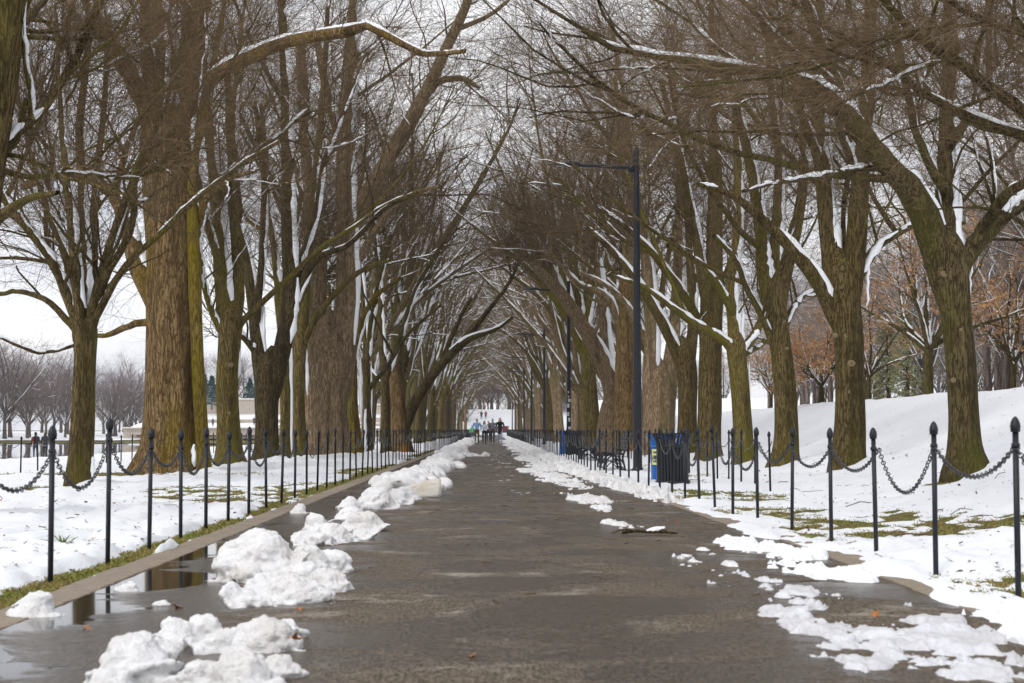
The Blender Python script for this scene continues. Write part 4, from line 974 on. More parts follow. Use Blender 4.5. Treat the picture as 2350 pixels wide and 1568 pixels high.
def chain_mesh(a, b, sag, near):
    a = np.asarray(a, float); b = np.asarray(b, float); L = np.linalg.norm(b-a)
    t = np.linspace(0, 1, 41); c = a+(b-a)*t[:, None]; c[:, 2] -= sag*(1-(2*t-1)**2)
    s = np.concatenate([[0], np.cumsum(np.linalg.norm(np.diff(c, axis=0), axis=1))]); g = Geo()
    if not near:
        u = np.linspace(0, s[-1], 9); p = np.stack([np.interp(u, s, c[:, k]) for k in range(3)], -1)
        g.tubes(p[None], np.full((1, 9), .009), 4); return g
    n = int(s[-1]/0.043); u = (np.arange(n)+.5)/n*s[-1]
    p = np.stack([np.interp(u, s, c[:, k]) for k in range(3)], -1); tg = np.gradient(p, axis=0); tg /= np.linalg.norm(tg, axis=1, keepdims=True)
    side = np.cross(tg, [0, 0, 1.0]); side /= np.linalg.norm(side, axis=1, keepdims=True); upv = np.cross(side, tg)
    S1, S2 = 8, 4; A = np.arange(S1)/S1*2*np.pi; Bq = np.arange(S2)/S2*2*np.pi
    w = np.where(np.arange(n) % 2 == 0, 1.0, 0.0)[:, None]; e1 = side*w+upv*(1-w)+.35*(upv*w-side*(1-w)); e1 /= np.linalg.norm(e1, axis=1, keepdims=True); e2 = np.cross(tg, e1)
    ctr = (np.cos(A)*.028)[None, :, None]*tg[:, None]+(np.sin(A)*.016)[None, :, None]*e1[:, None]
    nrm = np.cos(A)[None, :, None]*tg[:, None]+np.sin(A)[None, :, None]*e1[:, None]
    v = p[:, None, None]+ctr[:, :, None]+.0048*(np.cos(Bq)[None, None, :, None]*nrm[:, :, None]+np.sin(Bq)[None, None, :, None]*e2[:, None, None])
    i = np.arange(n)[:, None, None]*S1*S2; k = np.arange(S1)[None, :, None]; j = np.arange(S2)[None, None]
    k2 = (k+1) % S1; j2 = (j+1) % S2
    g.add(v.reshape(-1, 3), np.stack([i+k*S2+j, i+k2*S2+j, i+k2*S2+j2, i+k*S2+j2], -1).reshape(-1, 4)); return g
def chain_fence(label, pts, seed, near_d=24, hs=1.0, fixed=None, chain=True, sagr=(.15, .31)):
    rng = random.Random(seed); root = tag(empty('chain_fence', (pts[0][0], pts[0][1], 0)), label, 'fence'); o0 = np.array([pts[0][0], pts[0][1], 0.0])
    tops = []
    for i, (x, y) in enumerate(pts):
        z = max(float(gz(x, y)), 0.0); tilt = (rng.gauss(0, .014), rng.gauss(0, .014)); dz = rng.uniform(-.03, .02)
        if fixed and i in fixed: dz, tilt = fixed[i]
        loc = np.array([x, y, z+dz])-o0; near = y < near_d
        p = link('post', POST['shaft' if near else 'far'], root, loc, (tilt[0], tilt[1], rng.uniform(0, 6)))
        p.scale = (1, 1, hs)
        if near:
            link('cap', POST['cap'], p); link('band', POST['band'], p)
        tops.append(loc+np.array([tilt[1]*.87, -tilt[0]*.87, .875*hs]))
    if not chain: return root
    for i in range(len(pts)-1):
        a, b = tops[i], tops[i+1]; 
        if np.linalg.norm(b-a) > 3.5: continue
        near = pts[i][1] < 24; sag = rng.uniform(*sagr)
        g = chain_mesh(a, b, sag, near); o = g.build('chain', M['chain_iron'], root)
        if near: tag(o, kind='stuff')
    return root
def build_fences():
    post_meshes()
    px = [117, 243, 340, 418, 483, 536]; pts = []
    ys = [10.5, 12.05, 13.5, 14.85, 16.15, 17.5]
    y = 17.5
    pts = [(FENCE_L-.02, 9.05)]+[(FENCE_L, a) for a in ys]
    while y < 60: y += 1.42; pts.append((FENCE_L+.25*min(1, (y-17)/60), y))
    while y < 250: y += 1.6; pts.append((FENCE_L+.25, y))
    pts = [p for p in pts if p[1] < 250]
    chain_fence('black post and chain fence along the left edge of the path', pts, 5, fixed={1: (.01, (0, .003)), 2: (.075, (0, 0)), 3: (0, (.0, -.004))})
    ys = [9.26, 10.98, 12.68, 14.25, 15.75, 17.3, 18.8, 20.2]; pts = [(3.13, 7.6)]+[(float(fence_right_x(a)), a) for a in ys]; y = 20.2
    while y < 45: y += 1.3; pts.append((float(fence_right_x(y)), y))
    while y < 250: y += 1.6; pts.append((float(fence_right_x(y)), y))
    chain_fence('black post and chain fence along the right edge of the path', pts, 6, fixed={1: (.06, (0, 0)), 2: (.04, (0, 0)), 3: (.0, (0, .035)), 4: (0, (0, .006)), 8: (.05, (0, .05))}, sagr=(.20, .38))
    pts = [(-11.0+.1*math.sin(i), 33+i*1.62) for i in range(80)]
    chain_fence('thin chain fence standing in the snow between the trees and the pool', pts, 7, near_d=0, hs=.86, sagr=(.1, .16))
    pts = [(4.55, 25.5+i*1.5) for i in range(22)]
    chain_fence('short run of black posts behind the bins and benches', pts, 8, near_d=0, hs=.98)

# ------------------------------------------------------------------ lamp posts, bins, benches
def build_lamps():
    root = empty('lamp_post')
    g = Geo(); v, q = lathe([(.0, -.2), (.105, -.2), (.105, 0.1), (.1, 1.2), (.085, 4.0), (.07, 7.40), (.068, 7.46), (0, 7.47)], 16); g.add(v, q); g.build('pole', M['black_iron'], root)
    g = Geo(); v, q = lathe([(0, .0), (.2, .0), (.2, .05), (.13, .065), (.12, .16), (.1, .18)], 16); g.add(v, q); g.build('base_plate', M['black_iron'], root)
    g = Geo(); s = np.linspace(0, 1, 6); p = np.stack([-.05-1.35*s, 0*s, 7.02+.07*s], -1); g.tubes(p[None], np.full((1, 6), .046)*np.linspace(1.2, .9, 6), 10)
    g.box((-.1, 0, 7.02), (.14, .12, .2)); g.build('arm', M['black_iron'], root)
    g = Geo(); n = 10; t = np.linspace(0, 1, n); wd = 1.25*np.array([.05, .11, .14, .15, .15, .14, .125, .1, .07, .02]); hh = 1.3*np.array([.045, .065, .07, .066, .06, .052, .042, .034, .026, .014])
    ring = np.stack([np.cos(np.arange(10)/10*2*np.pi), np.sin(np.arange(10)/10*2*np.pi)], -1)
    v = np.zeros((n, 10, 3)); v[..., 0] = (-1.3-.72*t)[:, None]; v[..., 1] = wd[:, None]*ring[None, :, 0]; v[..., 2] = 7.10+hh[:, None]*np.maximum(ring[None, :, 1], -.45)-.015*t[:, None]
    k = np.arange(n-1)[:, None]*10; s2 = np.arange(10)[None]; q = np.stack([k+s2, k+(s2+1) % 10, k+10+(s2+1) % 10, k+10+s2], -1).reshape(-1, 4)
    g.add(v.reshape(-1, 3), q); h = g.build('lamp_head', M['black_iron'], root)
    g = Geo(); g.box((-1.62, 0, 7.066), (.42, .16, .012)); g.build('lens', M['lens'], h)
    ds = [35.4+31.8*i for i in range(0, 8)]
    names = ['nearest', 'second', 'third', 'fourth', 'fifth', 'sixth', 'seventh', 'eighth']
    for i, d in enumerate(ds):
        o = root if i == 0 else copy_tree(root)
        x = 3.3; o.location = (x, d, max(0, float(gz(x, d)))); o.rotation_euler = (0, 0, [0.0, .02, -.03, .01][i % 4])
        tag(o, ('nearest lamp post, black, with a flat wing-shaped head on a single arm' if i == 0 else 'black lamp post plastered with stickers, second along the right side' if i == 1 else
                '%s lamp post along the right side, black with a single arm' % names[i]), 'lamp post', 'lamp posts along the right side')
        if i == 1:
            rng = random.Random(2)
            for z, hgt, w in ((1.02, .13, .11), (1.38, .15, .08), (1.62, .15, .09), (1.98, .16, .09), (2.22, .13, .10), (2.42, .06, .05), (2.60, .08, .04)):
                s = Geo(); a = np.linspace(-.95, -.95+w/.1, 6)-1.35+rng.uniform(-.1, .5); r = .1035
                v = np.concatenate([np.stack([r*np.cos(a), r*np.sin(a), a*0+z], -1), np.stack([r*np.cos(a), r*np.sin(a), a*0+z+hgt], -1)])
                s.add(v, [[j, j+1, j+7, j+6] for j in range(5)])
                st = s.build('sticker', M['paper'], o, False)
                s = Geo(); r = .1048; 
                for zz in (z+hgt*.25, z+hgt*.6):
                    aa = a[1:5]; v = np.concatenate([np.stack([r*np.cos(aa), r*np.sin(aa), aa*0+zz], -1), np.stack([r*np.cos(aa), r*np.sin(aa), aa*0+zz+hgt*.14], -1)])
                    s.add(v, [[j, j+1, j+5, j+4] for j in range(3)])
                s.build('print', M['ink'], st, False)
def litter_bin(label, loc, rz, mat, s=1.0, sticker=False):
    root = tag(empty('litter_bin', loc, rz), label, 'litter bin', 'litter bins behind the fence'); root.scale = (s, s, s)
    n = 30; t = np.array([0, .1, .5, .72, .80, .88, .94, .98, 1.0]); r = np.array([.285, .29, .295, .295, .30, .325, .355, .375, .38])
    z = .07+.93*t; g = Geo(); w = .021
    v = np.array([[[rr, -w, zz], [rr, w, zz], [rr-.011, w, zz], [rr-.011, -w, zz]] for rr, zz in zip(r, z)])
    K = len(t); k = np.arange(K-1)[:, None]*4; j = np.arange(4)[None]
    q = np.stack([k+j, k+(j+1) % 4, k+4+(j+1) % 4, k+4+j], -1).reshape(-1, 4)
    g.add(v.reshape(-1, 3), q); me = g.mesh('slat', M[mat], False)
    for i in range(n): link('slat', me, root, None, (0, 0, i/n*2*math.pi))
    for nm, pr in (('rim', [(.365, .985), (.385, .985), (.39, .997), (.385, 1.01), (.365, 1.01), (.362, .997), (.365, .985)]),
                   ('band', [(.300, .74), (.306, .74), (.308, .79), (.302, .79), (.300, .74)]),
                   ('base_ring', [(.275, .05), (.312, .05), (.316, .06), (.316, .13), (.31, .14), (.275, .14), (.275, .05)]),
                   ('liner', [(.0, .12), (.262, .12), (.272, .78), (.265, .78), (.255, .15), (0, .15)]),
                   ('foot', [(0, -.05), (.16, -.05), (.16, .06), (0, .06)])):
        g = Geo(); v, q = lathe(pr, 30); g.add(v, q)
        g.build(nm, M['bench_iron'] if nm in ('foot',) else M['liner'] if nm == 'liner' else M[mat], root)
    if sticker:
        g = Geo(); a = np.linspace(-.25, .25, 5); rr = .322
        v = np.concatenate([np.stack([rr*np.cos(a), rr*np.sin(a), a*0+.42], -1), np.stack([rr*np.cos(a), rr*np.sin(a), a*0+.72], -1)])
        g.add(v, [[j, j+1, j+6, j+5] for j in range(4)]); st = g.build('sticker', M['sticker'], root, False, rot=(0, 0, math.radians(215)))
        g = Geo(); rr = .3235; a = a[1:4]
        for z0, h in ((.47, .03), (.53, .07), (.64, .035)):
            v = np.concatenate([np.stack([rr*np.cos(a), rr*np.sin(a), a*0+z0], -1), np.stack([rr*np.cos(a), rr*np.sin(a), a*0+z0+h], -1)]); g.add(v, [[j, j+1, j+4, j+3] for j in range(2)])
        g.build('print', M['ink'], st, False)
    return root
M['liner'] = plain('liner', (0.012, 0.013, 0.014), 0.6, 0.3, 10)
def bench(label, loc, rz):
    root = tag(empty('park_bench', loc, rz), label, 'bench', 'benches behind the right-hand fence')
    # faces -x; runs along y
    L = 1.85
    for i in range(7):
        x = -.26+i*.077; z = .455-.02*(i/6)+(.01 if i == 0 else 0); g = Geo(); g.box((x, 0, z), (.06, L, .032)); g.build('seat_slat', M['bench_iron'], root, False)
    for i in range(5):
        z = .56+i*.085; g = Geo(); g.box((.25+.05*i, 0, z), (.028, L, .068), 0, (0, .28, 0)); g.build('back_slat', M['bench_iron'], root, False)
    for y in (-.78, 0, .78):
        fr = Geo()
        def bar(pts, r=.022): 
            c = catmull(np.array([[a, y, b] for a, b in pts]), 12); fr.tubes(c[None], np.full((1, 12), r), 6)
        bar([(-.25, 0), (-.235, .2), (-.20, .36), (-.25, .43)], .026); bar([(.27, 0), (.235, .2), (.20, .34), (.24, .45), (.36, .72), (.46, .95)], .026)
        bar([(-.3, .44), (-.1, .425), (.1, .42), (.24, .42)], .024); bar([(-.23, .18), (-.12, .34), (0, .39), (.12, .34), (.23, .18)], .018); bar([(-.24, .05), (-.1, .2), (0, .25), (.1, .2), (.25, .05)], .014)
        bar([(-.3, .44), (-.33, .40), (-.30, .36), (-.26, .39)], .016)
        fr.build('frame', M['bench_iron'], root)
    return root
def build_furniture():
    def on(x, y): return (x, y, max(0, float(gz(x, y)))+.01)
    litter_bin('black slatted litter bin with a flared rim, close beside the fence', (3.24, 28.0, -.02), .3, 'black_iron', .98)
    litter_bin('bright blue slatted recycling bin half hidden by the black bin', (3.21, 28.75, -.02), .1, 'blue_paint', .96, True)
    litter_bin('farther black slatted bin crowded by fence posts', (2.95, 57.0, 0), .3, 'black_iron', .98)
    litter_bin('farther blue recycling bin, a thin strip left of the distant black bin', (2.80, 58.2, 0), .1, 'blue_paint', .96)
    bench('nearer black iron bench between the lamp post and the fence', (2.90, 38.2, .02), .03)
    bench('farther black iron bench beside the stickered lamp post', (2.95, 48.2, .02), -.02)
    # paved pads
    for x, y in ((2.85, 38.2), (2.9, 48.2)):
        g = Geo(); g.box((x, y, .005), (.9, 2.3, .06)); tag(g.build('bench_pad', M['stone'], smooth=False), kind='structure')

# ------------------------------------------------------------------ shovelled snow
TEX = {}
def cloud_tex(size):
    if size not in TEX:
        t = bpy.data.textures.new('clouds', 'CLOUDS'); t.noise_scale = size; t.noise_depth = 3; TEX[size] = t
    return TEX[size]
ICO = {}
def ico_data(sub):
    if sub not in ICO:
        bm = bmesh.new(); bmesh.ops.create_icosphere(bm, subdivisions=sub, radius=1.0)
        ICO[sub] = (np.array([v.co[:] for v in bm.verts]), np.array([[v.index for v in f.verts] for f in bm.faces])); bm.free()
    return ICO[sub]
def fused(balls, voxel, disp=((0.12, .03), (.035, .012)), smooth=2, name='fused'):
    """balls (x, y, z, rx, ry, rz) melted together into one closed skin"""
    v, f = ico_data(2); V, Fc = [], []; rng = np.random.default_rng(len(balls))
    for i, b in enumerate(balls):
        R = np.array(Euler(rng.uniform(-.6, .6, 3)).to_matrix()); V.append((v*np.array(b[3:6]))@R.T+np.array(b[:3])); Fc.append(f+i*len(v))
    me = bpy.data.meshes.new(name); me.from_pydata(np.concatenate(V).tolist(), [], np.concatenate(Fc).tolist())
    o = bpy.data.objects.new(name, me); col.objects.link(o)
    m = o.modifiers.new('r', 'REMESH'); m.mode = 'VOXEL'; m.voxel_size = voxel; m.use_smooth_shade = True
    for sz, st in disp:
        d = o.modifiers.new('d', 'DISPLACE'); d.texture = cloud_tex(sz); d.texture_coords = 'GLOBAL'; d.strength = st; d.mid_level = .5
    if smooth:
        s = o.modifiers.new('s', 'SMOOTH'); s.iterations = smooth; s.factor = .5
    dg = bpy.context.evaluated_depsgraph_get(); ev = o.evaluated_get(dg)
    out = bpy.data.meshes.new_from_object(ev)
    bpy.data.objects.remove(o); bpy.data.meshes.remove(me)
    return out
def snow_pile(label, balls, voxel, mat='snow_pile', disp=((0.10, .055), (.032, .03), (.012, .011)), name='snow_pile', group='shovelled snow along the left side', cat='snow pile', smooth=0):
    b = np.array(balls); c = np.array([b[:, 0].mean(), b[:, 1].mean(), 0])
    b[:, :3] -= c; me = fused(b, voxel, disp, smooth, name); me.materials.clear(); me.materials.append(M[mat])
    o = link(name, me, None, c); tag(o, label, cat, group)
    return o
def lumps(rng, spec):
    """spec rows: px0, px1, foot py, height px, count -> balls filling that lump of the pile"""
    out = []
    cs = [(lat((a+b)/2, dist_of(c)), dist_of(c)+(b-a)*dist_of(c)/F0*.3) for a, b, c, _, _ in spec]
    for i in range(1, len(cs)):            # the heap sits on one skin of packed slush
        j = min(range(i), key=lambda q: (cs[q][0]-cs[i][0])**2+(cs[q][1]-cs[i][1])**2)
        L = math.hypot(cs[j][0]-cs[i][0], cs[j][1]-cs[i][1])
        for t in np.linspace(0, 1, max(3, int(L/.05))): out.append((cs[i][0]*(1-t)+cs[j][0]*t, cs[i][1]*(1-t)+cs[j][1]*t, .012, .09, .09, .035))
    for x0, x1, py, hp, n in spec:
        d = dist_of(py); w = (x1-x0)*d/F0; h = hp*d/F0; cx = lat((x0+x1)/2, d)
        out.append((cx, d+w*.30, h*.34, w*.42, w*.36, h*.60))
        out.append((cx, d+w*.3, .0, w*.72, w*.62, .03))
        for k in range(int(n*1.7)):
            a, r = rng.uniform(0, 2*math.pi), rng.uniform(.35, 1.02); x = cx+math.cos(a)*r*w*.46; y = d+w*.30+math.sin(a)*r*w*.40
            t = (1-r*r*.72); s = rng.uniform(.05, .19)*min(w, h*1.6)
            out.append((x, y, max(h*t*rng.uniform(.35, .95)-s*.4, s*.4), s*rng.uniform(.8, 1.3), s, s*rng.uniform(.7, 1.1)))
        for k in range(n//2):       # crumbs at the foot
            a = rng.uniform(math.pi, 2*math.pi); s = rng.uniform(.015, .05)*max(w, .3); r = rng.uniform(.5, .64)
            out.append((cx+math.cos(a)*w*r, d+w*.3+math.sin(a)*w*r*.75, s*.4, s*1.3, s, s*.8))
    return out
def build_snow_piles():
    rng = np.random.default_rng(42)
    snow_pile('broad foreground heap of shovelled snow at the bottom of the picture, left', lumps(rng, [
        (205,400,1575,125,26),(190,320,1590,60,10),(385,560,1585,70,18),(360,450,1480,75,12),(430,520,1475,78,12),(470,640,1590,95,24),(520,690,1500,85,26),(560,690,1560,60,22),(620,700,1468,50,12),(440,560,1500,50,14),(590,680,1600,50,12)]), .0115)
    snow_pile('biggest snow boulder heap with a rounded top, left of the path', lumps(rng, [
        (490,690,1336,128,44),(650,760,1322,75,26),(720,812,1318,62,22),(585,770,1388,62,30),(690,810,1362,60,26),(515,640,1395,32,16),(660,750,1345,62,14)]), .013)
    snow_pile('lumpy snow heap second back from the biggest one', lumps(rng, [
        (695,760,1228,58,18),(720,810,1248,50,22),(780,880,1222,52,26),(760,850,1210,50,20),(682,780,1254,26,14),(800,870,1240,28,12)]), .015)
    snow_pile('snow heap with a tall rounded crown beside the tilted slab', lumps(rng, [
        (778,830,1172,36,12),(815,905,1170,56,30),(880,945,1160,44,22),(900,960,1150,36,16)]), .017)
    # tilted dirty slab
    d = 23.4; bm = bmesh.new(); x0, x1 = lat(922, d), lat(1013, d)
    secs = [(x0, .06, .16), (x0+(x1-x0)*.35, .03, .24), (x0+(x1-x0)*.7, .02, .28), (x1, .05, .31)]; rings = []
    for i, (x, zb, zt) in enumerate(secs):
        rings.append([bm.verts.new((x-(.05 if i < 3 else .0), d-.16, zb-.03)), bm.verts.new((x+.015, d-.10, zt*.75)), bm.verts.new((x, d+.05, zt)), bm.verts.new((x-.03, d+.26, zb*.6))])
    for a, b in zip(rings, rings[1:]):
        for j in range(4): bm.faces.new((a[j], b[j], b[(j+1) % 4], a[(j+1) % 4]))
    bm.faces.new(rings[0]); bm.faces.new(rings[-1][::-1]); bmesh.ops.recalc_face_normals(bm, faces=bm.faces)
    bmesh.ops.bevel(bm, geom=list(bm.edges), offset=.02, segments=2, affect='EDGES'); bmesh.ops.subdivide_edges(bm, edges=list(bm.edges), cuts=3, use_grid_fill=True)
    for v in bm.verts:
        n = noise3(v.co.x*9, v.co.y*9, v.co.z*16, 3)+.5*noise3(v.co.x*26, v.co.y*26, v.co.z*50, 4); v.co += Vector((.3, -.6, .5))*(float(n)-.75)*.05
    me = bpy.data.meshes.new('snow_slab'); bm.to_mesh(me); bm.free(); me.materials.append(M['ice_slab'])
    for p in me.polygons: p.use_smooth = True
    tag(link('snow_slab', me), 'dirty tilted slab of packed snow jutting into the path', 'snow slab')
    # long ridge running on beside the kerb
    for lb, y0, y1, vox, n in (('lumpy snow ridge between the tilted slab and the first far heap', 24, 34, .036, 300), ('middle stretch of the long snow ridge on the left', 34, 58, .072, 520), ('far stretch of the snow ridge leading to the walkers', 58, 150, .15, 620)):
        balls = []
        for k in range(n):
            y = y0+(y1-y0)*rng.random(); c = -1.45+.18*math.sin(y*.35)+.25*(noise2(y*.3, 1.0, 5)-.5)-.35*sstep(40, 90, y); wd = .34+.2*noise2(y*.4, 7.0, 8)
            u = np.clip(rng.normal()*.45, -1.2, 1.2); h = (.18+.12*noise2(y*.7, 3.0, 9))*(1-.7*abs(u)/1.2); s = rng.uniform(.05, .13)*(1 if y < 58 else 1.7)
            balls.append((float(c+u*wd), y, float(h*rng.uniform(.15, .8)), s*1.3, s*1.6, s))
        for k in range(int((y1-y0)*1.6)):
            y = y0+(y1-y0)*(k+.5)/int((y1-y0)*1.6); c = -1.45+.18*math.sin(y*.35)+.25*(noise2(y*.3, 1.0, 5)-.5)-.35*sstep(40, 90, y)
            balls.append((float(c), y, .03, .30, .5, .11))
        snow_pile(lb, balls, vox, disp=((.14, .07), (.05, .045)) if y1 < 60 else ((.3, .12), (.1, .06)), group='shovelled snow along the left side', name='snow_ridge', cat='snow ridge')
    # small bits on the wet kerb side
    bits = [(90,1412,100,58,'white snow lump on the kerb stones at the left edge'),(300,1355,46,26,'little pyramid of snow standing in the puddle'),(690,1178,34,24,'small snow lump on the kerb beyond the puddle'),(380,1388,34,9,'flat scrap of snow beside the orange leaf in the puddle')]
    for px, py, w, h, lb in bits:
        snow_pile(lb, lumps(rng, [(px-w/2, px+w/2, py, h, 10)]), .012, name='snow_lump', group='snow lumps by the kerb', cat='snow lump')
    for px, py, w, lb in ((1090,1048,30,'thin strip of snow alone in the middle of the path'),(1480,1398,0,'')):
        if w: 
            d = dist_of(py); snow_pile(lb, [(lat(px+rng.uniform(-w, w), d), d+rng.uniform(-.5, .5), .01, .16, .35, .05) for _ in range(14)], .03, name='snow_patch', group=None, cat='snow patch', disp=((.14, .03),))

def slush_sheet(name, label, x0, x1, y0, y1, mask, res, amp=.045, mat='slush', seed=0, group=None, cat='snow patch', thr=.0):
    nx, ny = int((x1-x0)/res[0]), int((y1-y0)/res[1]); X, Y = np.meshgrid(np.linspace(x0, x1, nx), np.linspace(y0, y1, ny))
    m = mask(X, Y)
    n = fbm(X*2.0, Y*1.1, 5, seed+1, .55)-.5; n2 = fbm(X*9, Y*6, 4, seed+7, .6)-.5
    T = m*.62-.56+n*2.0+n2*1.7
    ed = np.minimum(np.minimum(X-x0, x1-X), np.minimum(Y-y0, y1-Y)*.5); T = T-2.5*np.exp(-ed/.05)
    lum = np.abs(fbm(X*5, Y*4, 4, seed+13, .6)-.5)*2
    Z = np.where(T > 0, amp*(np.tanh(T*3.2)*(.45+.9*lum)+.5*np.clip(n2, 0, 1)), T*.25)
    Z = np.clip(Z, -.03, .2)
    keep = (T > -.12); fc = grid_faces(ny, nx); k = keep.ravel()[fc].any(axis=1); fc = fc[k]
    used = np.unique(fc); rm = np.full(nx*ny, -1); rm[used] = np.arange(len(used))
    v = np.stack([X, Y, Z], -1).reshape(-1, 3)[used]; c = np.array([(x0+x1)/2, (y0+y1)/2, .012]); g = Geo(); v[:, :2] -= c[:2]; g.add(v, rm[fc])
    return tag(g.build(name, M[mat], None, True, c), label, cat, group)
def ell(*es):
    def f(X, Y):
        m = np.zeros_like(X)-.6
        for px, py, w, h in es:
            d = dist_of(py); cx = lat(px, d); rx = w*d/F0; ry = h*d*d/(F0*CAMZ)
            m = np.maximum(m, 1.25-1.25*(((X-cx)/rx)**2+((Y-d)/ry)**2))
        return m
    return f
def build_slush():
    G = 'slush patches on the right of the path'
    slush_sheet('slush_patch', 'wide half-melted slush spread across the bottom right of the path', 1.0, 3.4, 6.0, 9.4, ell((1950,1455,180,50),(2150,1480,200,44),(2050,1530,190,44),(2220,1545,180,44),(1820,1410,110,22),(2120,1440,170,30),(2000,1490,170,36)), (.011, .016), .055, seed=3, group=G)
    slush_sheet('slush_patch', 'crisp white snow tongue at the right edge just below the last fence post', 2.35, 3.6, 6.6, 9.2, ell((2290,1420,90,30),(2340,1455,90,36),(2260,1400,60,14)), (.012, .016), .09, 'snow', 5, group=G)
    slush_sheet('slush_patch', 'slush patch with a small peak, middle right of the path', 1.2, 2.6, 8.7, 11.6, ell((1690,1340,130,30),(1780,1368,140,26),(1850,1388,90,16),(1660,1322,80,14)), (.011, .02), .05, seed=8, group=G)
    slush_sheet('slush_patch', 'flat snow patch behind the peaked slush', .95, 2.0, 10.9, 13.8, ell((1590,1295,110,24),(1660,1300,90,12),(1620,1270,90,12)), (.012, .025), .05, 'snow_pile', 12, group=G)
    slush_sheet('slush_patch', 'ragged snow scraps on the path edge beside the third right-hand post', 1.75, 2.75, 10.3, 14.6, ell((1830,1300,110,28),(1960,1322,110,22),(1760,1262,100,20),(1850,1275,90,15),(1700,1245,60,12)), (.012, .025), .07, 'snow', 16, group=G)
    slush_sheet('slush_patch', 'small crumbled snow patch farther up the path, right of centre', .75, 1.9, 20.6, 25.6, ell((1348,1150,46,13)), (.016, .05), .08, 'snow_pile', 21, group=G)
    slush_sheet('slush_patch', 'little white dab just nearer than the crumbled patch', .9, 1.9, 18.0, 21.4, ell((1378,1172,32,9)), (.016, .04), .07, 'snow_pile', 22, group=G)
    slush_sheet('slush_patch', 'thin white dabs in line with the fallen branch', .9, 1.8, 15.6, 18.2, ell((1405,1204,40,8)), (.016, .04), .05, 'snow_pile', 24, group=G)
    # trail of trampled snow leading away, and the bank by the right fence
    def trail(X, Y): return 1.2-((X-(1.28+.15*np.sin(Y*.3)))/(.36+.012*Y*.3))**2*1.2-.5*(1-sstep(26, 32, Y))-.55*sstep(40, 70, Y)
    slush_sheet('snow_trail', 'trail of trampled snow running up the right half of the path', .4, 2.1, 26, 150, trail, (.03, .16), .08, 'snow_pile', 25, cat='snow trail')
    def bank(X, Y): return 1.45-((X-(path_right_x(Y)+.1))/.36)**2*1.3-.9*(1-sstep(22, 27, Y))+.25*sstep(36, 50, Y)
    slush_sheet('snow_bank', 'lumpy snow bank pushed against the right-hand fence', 1.35, 3.0, 21, 150, bank, (.026, .12), .17, 'snow_pile', 29, cat='snow bank')
    def thin(X, Y): return .15-((X-.25)/.5)**2*.6-.2*sstep(60, 90, Y)
    slush_sheet('snow_trail', 'faint thin snow smears down the middle of the path', -.4, .9, 24, 75, thin, (.03, .14), .025, 'slush', 35, cat='snow trail')

